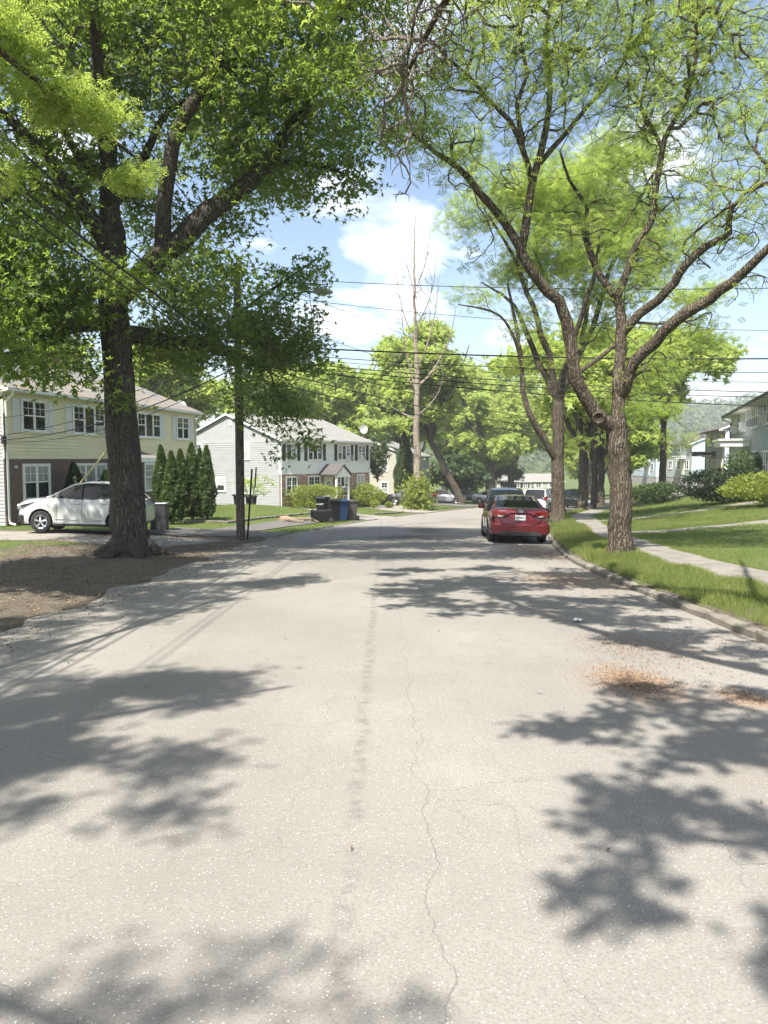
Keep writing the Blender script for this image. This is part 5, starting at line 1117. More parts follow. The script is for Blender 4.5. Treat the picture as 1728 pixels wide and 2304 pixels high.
o = scatter('grass', np.stack([x, y, G(x, y) - .01], -1), hh, BLADE, 'grass_blade', rg, None, spin_only=True); tag(o, 'mown green grass on the right verge and lawn', 'grass', kind='stuff')
n = 26000; y = rg.uniform(18, 62, n); s_ = rg.uniform(.3, 13, n); x = Lx(y) - s_; kp = (dirt_amount(x, y) < .4) & ~((y > 22.5) & (y < 27.2)) & ((y > 29) | (s_ > 6))
dpath = np.full(n, 9.)
for a, b in (((-7.4, 25.9), (-5.9, 28.6)), ((-5.9, 28.6), (-4.9, 32.5)), ((-4.9, 32.5), (-3.9, 37)), ((-3.9, 37), (-3, 40.5)), ((-3, 40.5), (-1.3, 45.2)), ((.6, 43.2), (-1.8, 44.6)), ((-1.8, 44.6), (-4.6, 47.2)), ((-4.6, 47.2), (-6.6, 50)), ((-2.4, 49), (-1.8, 45.6)), ((-3, 55.4), (-2.4, 49)), ((4, 55.6), (1.8, 57.5)), ((1.8, 57.5), (.2, 62.4))):
    a, b = np.array(a), np.array(b); q = np.stack([x, y], -1) - a; t = np.clip(q @ (b - a) / ((b - a) @ (b - a)), 0, 1); dpath = np.minimum(dpath, np.linalg.norm(q - t[:, None] * (b - a), axis=1))
kp &= dpath > np.where(y > 42, 1.7, .85); x, y = x[kp], y[kp]
o = scatter('grass', np.stack([x, y, G(x, y) - .01], -1), rg.uniform(.06, .14, len(x)), BLADE, 'grass_blade', rg, None, spin_only=True); tag(o, 'thin grass on the left strip and front lawns', 'grass', kind='stuff')
# dry leaves, catkins and twigs on the road edge and worn strip
LEAF = (np.array([(0, -.5, .02), (-.2, 0, .1), (0, .5, .02), (.2, 0, .1)]), np.array([(0, 3, 1), (1, 3, 2)]))
def litter(n, x, y, zf, size, label, name='leaf_litter', mat='leaf_litter'):
    z = zf(x, y) + .012 + .012
    o = scatter(name, np.stack([x, y, z], -1), rg.uniform(size[0], size[1], len(x)), LEAF, mat, rg, None, .93); tag(o, label, 'leaf litter', kind='stuff')
n = 2600; y = 3.2 + 22 * rg.random(n) ** 1.1; x = Kx(y) - .08 - np.abs(rg.normal(size=n)) * (.55 + .5 * (rg.random(n) > .7))
x = np.concatenate([x, rg.uniform(-3.6, 3.6, 90)]); y = np.concatenate([y, rg.uniform(2, 14, 90)])
k = (x > -4) & (x < Kx(y) - .08); litter(0, x[k], y[k], lambda a, b: road_z(a, b), (.012, .032), 'dry orange leaves and catkins along the right kerb')
n = 14000; y = rg.uniform(8, 27, n); x = Lx(y) - .05 - rg.random(n) ** 1.0 * 6; litter(0, x, y, G, (.02, .055), 'dry brown leaves under the big tree on the left')
bx = [rg.normal(size=(m, 2)) * np.array(sd) + np.array(c) for m, sd, c in ((2600, (.17, .25), (2.05, 6.2)), (600, (.12, .14), (2.75, 5.75)), (1800, (.5, .8), (3.3, 13.4)), (1600, (.3, .5), (2.5, 7.6)), (2200, (.35, 1.4), (3.9, 19.5)), (1500, (.5, 2.5), (3.1, 9)))]
bx = np.concatenate(bx); k = bx[:, 0] < Kx(bx[:, 1]) - .08; bx = bx[k]; litter(0, bx[:, 0], bx[:, 1], lambda a, b: road_z(a, b) - .006, (.010, .028), 'rusty fallen catkins drifted in patches on the right lane', 'catkin_litter', 'catkin')
n = 2600; y = rg.uniform(6, 27, n); x = Lx(y) + .02 + np.abs(rg.normal(size=n)) * .35; litter(0, x, y, lambda a, b: road_z(a, b) - .004, (.015, .045), 'dry brown leaves blown over the left edge of the road')

# ------------------------------------------------------------------ cars (x forward, y left)
def car(label, paintm, L, W, H, wb, fo, R, deck, roof, wroof, zb=.2, plan=None, pillars=(), paintx=(), suv=False, rimm='rim', name='car', group='parked cars', wscr=None, rear=None):
    """deck: (x, z) hood / belt / boot line; roof: (x, z) cabin silhouette; x measured from the nose backwards"""
    t = thing(name, label, 'car', group=group); X0 = L / 2
    xs = np.unique(np.round(np.concatenate([np.linspace(0, L, 60), np.linspace(fo - R * 1.35, fo + R * 1.35, 31), np.linspace(fo + wb - R * 1.35, fo + wb + R * 1.35, 31)]), 4)); xs = xs[(xs >= 0) & (xs <= L)]
    hw = lambda x: W / 2 * np.interp(x / L, *(plan or ([0, .015, .06, .16, .3, .75, .92, .98, 1.0], [.66, .80, .92, .985, 1, 1, .97, .90, .80])))
    dk = lambda x: np.interp(x, [p[0] for p in deck], [p[1] for p in deck])
    zbot = lambda x: np.interp(x, [0, .12, .5, L - .5, L - .12, L], [zb + .14, zb + .03, zb, zb + .02, zb + .07, zb + .18])
    Ra = R * 1.17
    def arch(x):
        z = 0.0
        for c in (fo, fo + wb):
            if abs(x - c) < Ra: z = max(z, R + math.sqrt(Ra * Ra - (x - c) ** 2))
        return z
    body = MB(); NS = 12
    prof = [(0, 0), (.82, 0), (.93, .02), (.975, .12), (.985, .3), (1.0, .5), (.995, .68), (.965, .84), (.93, .95), (.84, 1.0), (.5, 1.02), (0, 1.03)]
    for x in xs:
        w, d, b = hw(x), dk(x), zbot(x); a = arch(x); h = d - b
        for (u, v) in prof:
            z = b + h * v
            body.v.append((X0 - x, u * w, max(z, min(a, d - .05)) if u > .5 else (max(z, min(a, d - .06)) if v < .5 else z)))
        for (u, v) in prof[::-1]:
            z = b + h * v; body.v.append((X0 - x, -u * w, max(z, min(a, d - .05)) if u > .5 else (max(z, min(a, d - .06)) if v < .5 else z)))
    n = 2 * NS
    for i in range(len(xs) - 1):
        for k in range(n - 1): body.f.append((i * n + k, i * n + k + 1, (i + 1) * n + k + 1, (i + 1) * n + k)); body.m.append(0)
    body.f.append(tuple(range(n))); body.f.append(tuple((len(xs) - 1) * n + k for k in range(n))); body.m += [0, 0]
    body.build('body', paintm, t, smooth=True, angle=32)
    # cabin
    rx = np.unique(np.round(np.concatenate([np.linspace(roof[0][0], roof[-1][0], 46), [p[0] for p in roof]] + [[a, b] for a, b in paintx]), 4)); rz_ = lambda x: np.interp(x, [p[0] for p in roof], [p[1] for p in roof])
    parts = {k: MB() for k in ('windscreen', 'rear_window', 'side_window', 'roof', 'pillar')}; rows = []
    ws = wscr or (roof[0][0], roof[1][0]); rw = rear or (roof[-2][0], roof[-1][0])
    for x in rx:
        zr, zd = rz_(x), dk(x) - .02; wbelt = hw(x) * .90; f = max(0, min(1, (zr - zd) / (H - zd))); wr = lerp(wbelt, wroof / 2, f ** .8); zs = max(zd, zr - .055)
        rows.append([(X0 - x, wbelt, zd), (X0 - x, lerp(wbelt, wr, .55) + .012, lerp(zd, zs, .55)), (X0 - x, wr, zs), (X0 - x, wr * .93, max(zd, zr - .018)), (X0 - x, wr * .6, zr), (X0 - x, 0, zr + .012 * f)])
    rail = []
    for i in range(len(rx) - 1):
        xm = (rx[i] + rx[i + 1]) / 2; A, B = rows[i], rows[i + 1]
        for sg in (1, -1):
            m_ = lambda p: (p[0], p[1] * sg, p[2])
            for k in range(5):
                if k < 2: key = 'pillar' if any(a <= xm <= b for a, b in paintx) else 'side_window'
                else: key = 'windscreen' if ws[0] < xm < ws[1] else 'rear_window' if rw[0] < xm < rw[1] else 'roof'
                q = parts[key]; q.add([m_(A[k]), m_(A[k + 1]), m_(B[k + 1]), m_(B[k])], [(0, 1, 2, 3)])
    for key, q in parts.items():
        if q.f:
            if key == 'side_window':
                for sg in (1, -1):
                    h_ = MB(); h_.v = q.v; idx = [f for f in q.f if q.v[f[0]][1] * sg > 0]; h_.f = idx; h_.m = [0] * len(idx)
                    o = h_.build('side_window', 'car_glass', t, smooth=True, angle=50, merge=True)
            else: q.build(key, 'car_glass' if 'win' in key else paintm, t, smooth=True, angle=50, merge=True)
    for sg in (1, -1):
        r_ = MB(); pts = [(r[2][0], r[2][1] * sg + .0, r[2][2] + .01) for r in rows[::2]]; r_.tube(pts, .034, 6); r_.build('roof_rail', paintm, t, smooth=True)
        s_ = MB(); s_.tube([(r[0][0], r[0][1] * sg * 1.008, r[0][2] + .012) for r in rows[2:-2:2]], .013, 4); s_.build('window_trim', 'trim_black' , t)
        for px in pillars:
            j = int(np.argmin(np.abs(rx - px))); A = rows[j]; p_ = MB(); p_.tube([(A[0][0], A[0][1] * sg * 1.004, A[0][2]), (A[1][0], A[1][1] * sg * 1.004, A[1][2]), (A[2][0], A[2][1] * sg, A[2][2])], .03, 6); p_.build('door_pillar', 'trim_black', t)
        for px in list(pillars) + [fo + R * 1.55]:
            w = hw(px); g_ = MB(); b, d = zbot(px), dk(px); pts = [(X0 - px, sg * w * u * 1.0015, b + (d - b) * v) for u, v in prof[3:9]]; g_.tube(pts, .006, 4); g_.build('door_gap', 'well', t)
        for px in pillars:
            g_ = MB(); xx = px - .18; g_.box((X0 - xx, sg * hw(xx) * .985, dk(xx) - .17), (.2, .05, .035)); g_.build('door_handle', paintm, t, bevel=.01)
        m_ = MB(); xx = roof[0][0] + .42; m_.box((X0 - xx, sg * (hw(xx) * .93 + .12), dk(xx) + .07), (.13, .22, .15)); m_.build('wing_mirror', paintm if not suv else 'trim_black', t, bevel=.03)
        sk = MB(); sk.box((X0 - (fo + wb / 2), sg * (W / 2 - .05), zb + .03), (wb - R * 2.5, .08, .1)); sk.build('sill', 'trim_black', t, bevel=.01)
    u_ = MB(); u_.bbox(X0 - L + .25, X0 - .25, -W / 2 + .16, W / 2 - .16, zb - .03, zb + .3); u_.build('underbody', 'well', t)
    for c in (fo, fo + wb):
        wl = MB()
        for sg in (1, -1):
            o = len(wl.v); N = 14
            for k in range(N + 1):
                a = math.pi * k / N
                for yv in (W / 2 - .30, W / 2 - .02): wl.v.append((X0 - c + math.cos(a) * (Ra - .012), sg * yv, R + math.sin(a) * (Ra - .012)))
            for k in range(N): wl.f.append((o + 2 * k, o + 2 * k + 1, o + 2 * k + 3, o + 2 * k + 2)); wl.m.append(0)
            wl.bbox(X0 - c - Ra + .02, X0 - c + Ra - .02, sg * (W / 2 - .31), sg * (W / 2 - .29), zb, R + Ra - .02)
        wl.build('wheel_well', 'well', t)
        for sg in (1, -1):
            wh = MB(); yo = sg * (W / 2 - .125); tw = .105
            wh.lathe([(R * .64, -tw), (R * .86, -tw * 1.05), (R * .97, -tw * .8), (R, -tw * .4), (R, tw * .4), (R * .97, tw * .8), (R * .86, tw * 1.05), (R * .64, tw)], 28, (X0 - c, yo, R), 'y'); wo_ = wh.build('wheel', 'tyre', t, smooth=True)
            rm = MB(); f = yo + sg * tw * .82
            rm.lathe([(R * .66, f - yo - sg * .01), (R * .62, f - yo), (R * .56, f - yo - sg * .01), (R * .55, f - yo - sg * .06)], 24, (X0 - c, yo, R), 'y')
            for k in range(5):
                a = 2 * math.pi * k / 5 + .3
                for da in (-.12, .12):
                    ca, sa = math.cos(a + da), math.sin(a + da); rm.tube([(X0 - c + math.cos(a) * R * .08, f - sg * .015, R + math.sin(a) * R * .08), (X0 - c + ca * R * .58, f - sg * .005, R + sa * R * .58)], .022, 5)
            rm.lathe([(0, f - yo + sg * .004), (R * .13, f - yo), (R * .15, f - yo - sg * .03)], 12, (X0 - c, yo, R), 'y'); rm.build('rim', rimm, wo_, smooth=True)
            bd = MB(); bd.lathe([(0, f - yo - sg * .075), (R * .55, f - yo - sg * .07)], 20, (X0 - c, yo, R), 'y'); bd.build('brake_disc', 'rim_dark', wo_)
    t['_geo'] = (L, W, H); return t, hw, dk, zbot, X0
def place_car(t, x, y, heading):
    """heading: direction of the nose in plan (radians, 0 = +x)"""
    zf = lambda a, b: float(np.where((Lx(b) - .1 < a) & (a < Kx(b) + .1), road_z(a, b) + .012, G(a, b) + .03))
    f = Vector((math.cos(heading), math.sin(heading), 0)); l = Vector((-f.y, f.x, 0)); c = Vector((x, y, 0)); p = lambda v: Vector((v.x, v.y, zf(v.x, v.y)))
    F_ = (p(c + f * 1.3) - p(c - f * 1.3)).normalized(); L_ = (p(c + l * .7) - p(c - l * .7)).normalized(); U = F_.cross(L_).normalized(); L_ = U.cross(F_)
    z = max((p(c + f * 1.3) + p(c - f * 1.3)).z / 2, zf(x, y) - .02); M = Matrix((F_, L_, U)).transposed(); t.rotation_euler = M.to_euler(); t.location = (x, y, z)
    del t['_geo']
def tail_panel(t, hw, dk, X0, L, poly, xoff, mat, name):
    """light on the tail: polygon (y, z) in metres, wrapped to the body"""
    for sg in (1, -1):
        m = MB(); m.prism([(sg * a, b) for a, b in poly], 'x', -X0 + xoff, -X0 + xoff + .16); m.build(name, mat, t, bevel=.008)

# red sedan
t, hw, dk, zbt, X0 = car('dark red sedan parked by the right kerb, seen from behind', 'paint_red', 4.53, 1.78, 1.43, 2.70, .87, .325,
    [(0, .66), (.15, .74), (.9, .90), (1.35, .97), (2.4, .96), (3.6, .99), (3.95, 1.03), (4.35, 1.04), (4.45, .99), (4.53, .86)],
    [(1.15, .95), (2.0, 1.36), (2.6, 1.43), (3.1, 1.40), (3.55, 1.27), (4.02, 1.05)], 1.16, .22, pillars=(2.45, 3.25), paintx=((3.42, 4.1),), rear=(3.15, 4.1), rimm='rim_dark',
    plan=([0, .015, .06, .16, .3, .75, .9, .97, 1.0], [.66, .80, .92, .985, 1, 1, .985, .93, .84]))
for sg in (1, -1):
    m = MB(); m.prism([(sg * .34, .86), (sg * .52, .94), (sg * .80, .985), (sg * .855, .95), (sg * .845, .80), (sg * .60, .78)], 'x', -X0 - .012, -X0 + .20); tl = m.build('tail_light', 'lamp_red', t, bevel=.006)
    m = MB(); m.prism([(sg * .46, .815), (sg * .66, .85), (sg * .66, .80), (sg * .56, .79)], 'x', -X0 - .018, -X0 - .008); m.build('reverse_lens', 'lamp_clear', tl)
    m = MB(); m.tube([(-X0 - .005, sg * .30, .875), (-X0 - .016, sg * .42, .815), (-X0 - .012, sg * .6, .772), (-X0 + .0, sg * .84, .79)], .012, 5); m.build('boot_gap', 'well', t)
m = MB(); m.tube([(-X0 - .02, -.62, .74), (-X0 - .03, -.5, .60), (-X0 - .03, -.3, .555), (-X0 - .03, 0, .545), (-X0 - .03, .3, .555), (-X0 - .03, .5, .60), (-X0 - .02, .62, .74)], .011, 5); m.build('boot_gap', 'well', t)
bp = MB(); bp.prism([(-.84, .30), (-.87, .50), (-.84, .62), (-.6, .58), (.6, .58), (.84, .62), (.87, .50), (.84, .30), (.55, .27), (-.55, .27)], 'x', -X0 - .045, -X0 + .25); bp.build('rear_bumper', 'paint_red', t, bevel=.03, smooth=True)
m = MB(); m.prism([(-.66, .24), (-.56, .37), (.56, .37), (.66, .24)], 'x', -X0 - .052, -X0 + .1); m.build('bumper_insert', 'trim_black', t, bevel=.01)
m = MB(); m.prism([(-.30, .90), (.30, .90), (.33, .925), (-.33, .925)], 'x', -X0 - .03, -X0 + .12); m.build('plate_lip', 'paint_red', t, bevel=.008)
m = MB(); m.bbox(-X0 - .022, -X0 + .06, -.155, .155, .70, .85); pl = m.build('number_plate', 'plate', t, bevel=.006)
MT = Matrix.Translation((-X0 - .026, 0, .765)) @ Matrix.Rotation(-math.pi / 2, 4, 'Z') @ Matrix.Rotation(math.pi / 2, 4, 'X')
text_mesh('0778862', .085, 'ink', pl, MT)
m = MB()
for k in range(20):
    a, b = 2 * math.pi * k / 20, 2 * math.pi * (k + 1) / 20; m.tube([(-X0 + .005, .075 * math.cos(a), .965 + .042 * math.sin(a)), (-X0 + .005, .075 * math.cos(b), .965 + .042 * math.sin(b))], .008, 5)
for s_ in (-1, 1): m.tube([(-X0 + .003, s_ * .026 + .015, .995), (-X0 + .003, s_ * .026 - .015, .935)], .007, 5)
m.tube([(-X0 + .003, -.026, .972), (-X0 + .003, .026, .958)], .007, 5); m.build('emblem', 'chrome', t)
MT = Matrix.Translation((-X0 + .012, .52, .975)) @ Matrix.Rotation(-math.pi / 2, 4, 'Z') @ Matrix.Rotation(math.pi / 2 - .12, 4, 'X'); text_mesh('ELANTRA', .05, 'chrome', t, MT, .004)
m = MB(); m.lathe([(0, -.05), (.035, -.05), (.04, .06)], 10, (-X0 + .03, .5, .27), 'x'); m.build('exhaust', 'galvanised', t)
place_car(t, 4.12, 24.7, math.radians(90) - .06)

# black SUV facing the camera
t, hw, dk, zbt, X0 = car('black sport utility car facing the viewer, parked ahead of the red sedan', 'paint_black', 4.6, 1.85, 1.68, 2.7, .92, .36,
    [(0, .78), (.12, .93), (.9, 1.02), (1.35, 1.07), (2.4, 1.06), (4.2, 1.08), (4.52, 1.02), (4.6, .9)], [(1.1, 1.05), (1.85, 1.58), (2.4, 1.67), (3.6, 1.66), (4.15, 1.58), (4.5, 1.08)], 1.28, .26, pillars=(2.45, 3.35), paintx=((3.95, 4.6),), suv=True, rimm='rim')
def suv_front(t, X0, w, z, grm='trim_black'):
    for sg in (1, -1):
        m = MB(); m.prism([(sg * w * .52, z), (sg * w * .86, z + .09), (sg * w * .90, z + .02), (sg * w * .84, z - .09), (sg * w * .56, z - .08)], 'x', X0 - .26, X0 - .015); h_ = m.build('headlight', 'lamp_clear', t, bevel=.01)
        m = MB(); m.lathe([(0, .0), (.045, -.01), (.06, -.05)], 12, (X0 - .008, sg * w * .68, z - .01), 'x'); m.build('bulb', 'lens', h_)
        m = MB(); m.box((X0 - .06, sg * w * .7, z - .36), (.1, .16, .1)); m.build('fog_light', 'trim_black', t, bevel=.02)
    m = MB(); m.prism([(-w * .5, z + .04), (w * .5, z + .04), (w * .42, z - .16), (-w * .42, z - .16)], 'x', X0 - .1, X0 + .01); m.build('grille', grm, t, bevel=.01)
    m = MB(); m.bbox(X0 - .02, X0 + .022, -w * .46, w * .46, z - .03, z - .005); m.build('grille_bar', 'chrome', t)
    m = MB(); m.prism([(-w * .88, z - .50), (-w * .9, z - .24), (w * .9, z - .24), (w * .88, z - .50)], 'x', X0 - .3, X0 - .03); m.build('front_bumper', grm, t, bevel=.03)
suv_front(t, X0, .925, .80); place_car(t, 5.25, 33.2, math.radians(-90) - .10)

# white crossover on the left
t, hw, dk, zbt, X0 = car('white crossover parked across the dirt behind the big tree', 'paint_white', 4.3, 1.82, 1.66, 2.57, .82, .35,
    [(0, .76), (.05, .92), (.3, 1.01), (.9, 1.11), (1.2, 1.15), (2.2, 1.10), (3.6, 1.15), (4.15, 1.12), (4.3, .9)], [(1.0, 1.12), (1.85, 1.57), (2.35, 1.655), (3.0, 1.65), (3.65, 1.57), (4.12, 1.14)], 1.22, .25, pillars=(2.2, 3.1), paintx=((3.55, 4.3),), rimm='rim')
suv_front(t, X0, .91, .80)
for sg in (1, -1):
    m = MB(); m.prism([(-X0 + .02, .95), (-X0 + .36, .98), (-X0 + .30, 1.08), (-X0 + .06, 1.10)], 'y', sg * .72, sg * .895); m.build('tail_light', 'lamp_red', t, bevel=.01)
    for x0, x1 in ((1.3, 2.1), (2.28, 2.95)):
        m = MB(); w = lambda x: sg * (hw(x) * .992 + .004)
        m.tube([(X0 - x0, w(x0), .92), (X0 - x0, w(x0) * 1.004, .46), (X0 - x1, w(x1) * 1.004, .44)], .011, 5); m.build('door_crease', 'paint_white', t)
    m = MB(); m.bbox(X0 - 3.0, X0 - 1.3, sg * .89, sg * .92, .31, .36); m.build('step_bar', 'galvanised', t)
    m = MB(); m.prism([(X0 - .12, .84), (X0 - .62, .97), (X0 - .5, .92), (X0 - .2, .80)], 'y', sg * .70, sg * .875); m.build('side_lamp', 'steel_dark', t, bevel=.006)
place_car(t, -10.0, 25.9, math.pi + .08); t.scale = (.95, 1, 1.04)

def tail_set(t, X0, w, z, pm, suv=True, plate=True):
    for sg in (1, -1):
        m = MB(); m.prism([(sg * w * .62, z - .03), (sg * w * .95, z + .18), (sg * w * .97, z + .06), (sg * w * .92, z - .12), (sg * w * .66, z - .10)] if suv else [(sg * w * .5, z), (sg * w * .93, z + .06), (sg * w * .9, z - .1), (sg * w * .55, z - .08)], 'x', -X0 - .012, -X0 + .25); m.build('tail_light', 'lamp_red', t, bevel=.01)
    m = MB(); m.prism([(-w * .9, .36), (-w * .94, .62), (w * .94, .62), (w * .9, .36)], 'x', -X0 - .06, -X0 + .25); m.build('rear_bumper', pm, t, bevel=.04)
    if plate: m = MB(); m.bbox(-X0 - .02, -X0 + .03, -.155, .155, .74, .88); m.build('number_plate', 'plate', t)
SUVD = [(0, .78), (.12, .92), (.9, 1.02), (1.35, 1.07), (2.4, 1.06), (4.2, 1.08), (4.45, 1.02), (4.52, .86)]; SUVR = [(1.1, 1.05), (1.9, 1.58), (2.4, 1.67), (3.6, 1.66), (4.1, 1.58), (4.4, 1.08)]
def suv(label, pm, **k): return car(label, pm, 4.52, 1.82, 1.68, 2.65, .9, .35, SUVD, SUVR, 1.26, .25, pillars=(2.4, 3.3), paintx=((3.95, 4.6),), suv=True, **k)
t, hw, dk, zbt, X0 = suv('white hatchback with red tail light showing left of the second locust trunk', 'paint_white'); tail_set(t, X0, .91, 1.0, 'paint_white'); place_car(t, 11.05, 54.0, math.radians(90) - .42)
t, hw, dk, zbt, X0 = suv('dark sport utility car facing the viewer between two locust trunks', 'paint_dark'); suv_front(t, X0, .91, .80); place_car(t, 13.0, 60.5, math.radians(-90) - .42)
t, hw, dk, zbt, X0 = suv('dark car behind the dark utility car on the right', 'paint_black'); place_car(t, 16.8, 68, math.radians(-90) - .42)
t, hw, dk, zbt, X0 = suv('grey sport utility car in a driveway behind the dead tree', 'paint_grey'); tail_set(t, X0, .91, 1.05, 'paint_grey'); place_car(t, 2.4, 69.5, math.radians(172))
SED = [(0, .66), (.15, .74), (.9, .88), (1.35, .95), (2.4, .94), (3.6, .97), (4.3, 1.0), (4.45, .92), (4.5, .82)]; SER = [(1.15, .93), (2.0, 1.33), (2.6, 1.42), (3.1, 1.39), (3.55, 1.26), (3.98, 1.02)]
def sedan(label, pm): return car(label, pm, 4.5, 1.76, 1.42, 2.66, .88, .32, SED, SER, 1.14, .2, pillars=(2.4, 3.2), paintx=((3.4, 4.1),))
t, *_ = sedan('silver sedan parked behind the leaning street tree', 'paint_silver'); place_car(t, 6.3, 80.5, math.radians(-12))
t, *_ = sedan('grey sedan nose showing right of the leaning street tree', 'paint_grey'); place_car(t, 9.1, 88.0, math.radians(-14))
t, *_ = sedan('white sedan furthest along the bend', 'paint_white'); place_car(t, 14.3, 99, math.radians(-12))
t, *_ = sedan('silver sedan half hidden left of the black utility car', 'paint_silver'); place_car(t, 12.0, 84.5, math.radians(-20))

# ------------------------------------------------------------------ wheeled bins
def wheelie_bin(label, x, y, rz, mat, lid, h=1.02, tip=None, mark=True, txt=None):
    t = thing('wheeled_bin', label, 'bin', (x, y, Gz(x, y) + .01), rz, 'wheeled bins')
    a, b = .25, .33; b0, b1 = .22, .27
    m = MB(); v = []
    for z, hx, hy in ((.03, b0, b1 - .02), (.12, b0 + .01, b1 - .01), (h * .55, b0 + .03, b1 + .03), (h * .86, a, b), (h * .90, a + .03, b + .03), (h * .93, a + .03, b + .03)):
        c = .05
        v.append([(-hx + c, -hy, z), (hx - c, -hy, z), (hx, -hy + c, z), (hx, hy - c, z), (hx - c, hy, z), (-hx + c, hy, z), (-hx, hy - c, z), (-hx, -hy + c, z)])
    for r in v: m.v.extend(r)
    for i in range(len(v) - 1):
        for k in range(8): m.f.append((i * 8 + k, i * 8 + (k + 1) % 8, i * 8 + 8 + (k + 1) % 8, i * 8 + 8 + k)); m.m.append(0)
    m.f.append(tuple(range(8))); m.f.append(tuple(40 + k for k in range(8))); m.m += [0, 0]; m.build('body', mat, t, smooth=True, angle=30)
    l = MB(); l.prism([(-.37, h * .93 + .004), (-.38, h * .955), (-.2, h * 1.0), (.25, h * 1.005), (.40, h * .965), (.40, h * .93 + .004)], 'y', -.29, .29); l.v = [(p[1], p[0], p[2]) for p in l.v]; l.build('lid', lid, t, bevel=.012)
    hd = MB(); hd.tube([(-.24, .37, h * .90), (-.24, .44, h * .92), (.24, .44, h * .92), (.24, .37, h * .90)], .018, 6); hd.build('handle', mat, t)
    for s_ in (-1, 1):
        w = MB(); w.lathe([(.05, -.03), (.10, -.03), (.125, -.02), (.125, .02), (.10, .03), (.05, .03), (0, .025)], 18, (s_ * .25, .27, .125), 'x'); wo_ = w.build('wheel', 'tyre', t, smooth=True)
        w = MB(); w.lathe([(0, s_ * .034), (.055, s_ * .032)], 12, (s_ * .25, .27, .125), 'x'); w.build('hub', 'grey_box', wo_)
    if mark:
        m = MB(); yy = -.288
        m.box((0, yy - .01, h * .70), (.09, .012, .07)); m.box((0, yy - .01, h * .76), (.05, .012, .03)); m.build('stencil', 'mark_white', t).rotation_euler = (-.05, 0, 0)
    if txt: text_mesh(txt, .12, 'mark_white', t, Matrix.Translation((0, -.325, h * .66)) @ Matrix.Rotation(math.pi / 2 - .06, 4, 'X'), .003, 'stencil')
    if tip: t.rotation_euler = tip[0]; t.location.z += tip[1]
    return t
q = lambda dx, Y: Q(dx, 1120, Y).x
wheelie_bin('black wheeled bin with stencilled lettering, behind the tipped one', q(697, 40.6), 40.6, -.35, 'bin_black', 'bin_lid', 1.10, mark=False, txt='R-CART')
wheelie_bin('tall black wheeled bin in the middle of the group by the kerb', q(723, 38.6), 38.6, .15, 'bin_black', 'bin_black', 1.12)
wheelie_bin('blue wheeled bin behind the tall black bin', q(740, 40.2), 40.2, .3, 'bin_blue', 'bin_blue', 1.08)
wheelie_bin('grey brown wheeled bin at the right of the group', q(757, 40.6), 40.6, -.9, 'bin_grey', 'bin_grey', 1.06)
tb = wheelie_bin('black wheeled bin tipped over on the grass strip', q(715, 37.3), 37.3, 0, 'bin_black', 'bin_black', 1.08)
tb.rotation_euler = Matrix(((.10, .98, -.17), (-.99, .11, .04), (.0, .17, .985))).transposed().to_euler()
tb.matrix_basis = Matrix.Translation(tb.location + Vector((.12, 0, .40))) @ Matrix.Rotation(math.radians(-97), 4, 'Y') @ Matrix.Rotation(math.radians(90), 4, 'Z')
wheelie_bin('dark wheeled bin standing against the white gable wall', q(517, 52), 52, 2.6, 'bin_black', 'bin_black', 1.05, mark=False)
wheelie_bin('dark wheeled bin against the white gable, right of the pole', q(543, 53), 53, 2.4, 'bin_black', 'bin_black', 1.05, mark=False)
wheelie_bin('dark wheeled bin behind the round shrub by the ivory house', q(828, 72), 72, 1.2, 'bin_black', 'bin_black', 1.1, mark=False)
# brush pile
bp = thing('brush_pile', 'small heap of cut branches and a log on the grass strip', 'branches', (q(640, 35.8), 35.8, Gz(q(640, 35.8), 35.8)))
rd = random.Random(4)
m = MB(); m.tube([(-.75, 0, .16), (-.45, .05, .2), (-.2, .05, .13)], [.13, .14, .10], 9, noise=.2, rnd=rd); m.build('log', 'deadwood', bp, smooth=True)
for i in range(16):
    x0 = rd.uniform(-.6, .7); m = MB(); a = rd.uniform(-.5, .5); L = rd.uniform(.4, 1.0); m.tube([(x0 - L / 2, rd.uniform(-.3, .3), .05 + rd.random() * .2), (x0, rd.uniform(-.2, .2), .1 + rd.random() * .18), (x0 + L / 2, rd.uniform(-.3, .3), .04 + rd.random() * .1)], [.025, .02, .008], 5); m.build('stick', 'deadwood', bp)

# ------------------------------------------------------------------ utility poles, street lamp, wires
def pole(label, x, y, h, r=.14, lean=(0, 0), kind='utility_pole', arm=False):
    z = Gz(x, y); t = thing(kind, label, 'pole', (x, y, z), 0, 'utility poles'); m = MB()
    m.tube([(lean[0] * k, lean[1] * k, h * k - .3 * (k == 0)) for k in (0, .25, .5, .75, 1)], [r, r * .95, r * .9, r * .84, r * .78], 12); m.build('shaft', 'pole_wood', t, smooth=True)
    for hh in (h - .2, h - .9): 
        i = MB(); i.tube([(-.12, 0, hh), (.12, 0, hh)], .025, 6); i.lathe([(0, 0), (.045, .02), (.03, .07), (.045, .1), (0, .14)], 10, (.13, 0, hh)); i.build('insulator', 'porcelain', t)
    b = MB(); b.tube([(r * .9, -.06, .1), (r * .9, -.06, h * .55)], .02, 5); b.build('ground_conduit', 'steel_dark', t)
    for hh in (h * .5, h * .56, h * .62): k = MB(); k.box((0, -r * .95, hh), (.1, .06, .08)); k.build('cable_clamp', 'galvanised', t)
    return t
PXY = (-4.62, 24.7); pz = Gz(*PXY)
up = pole('weathered wooden utility pole with the cobra head lamp, beside the big tree', *PXY, 8.75, .145, lean=(-.02, 0))
sl = thing('street_lamp', 'grey cobra head street lamp on a curved arm above the road', 'street lamp', (PXY[0], PXY[1], pz + 6.55))
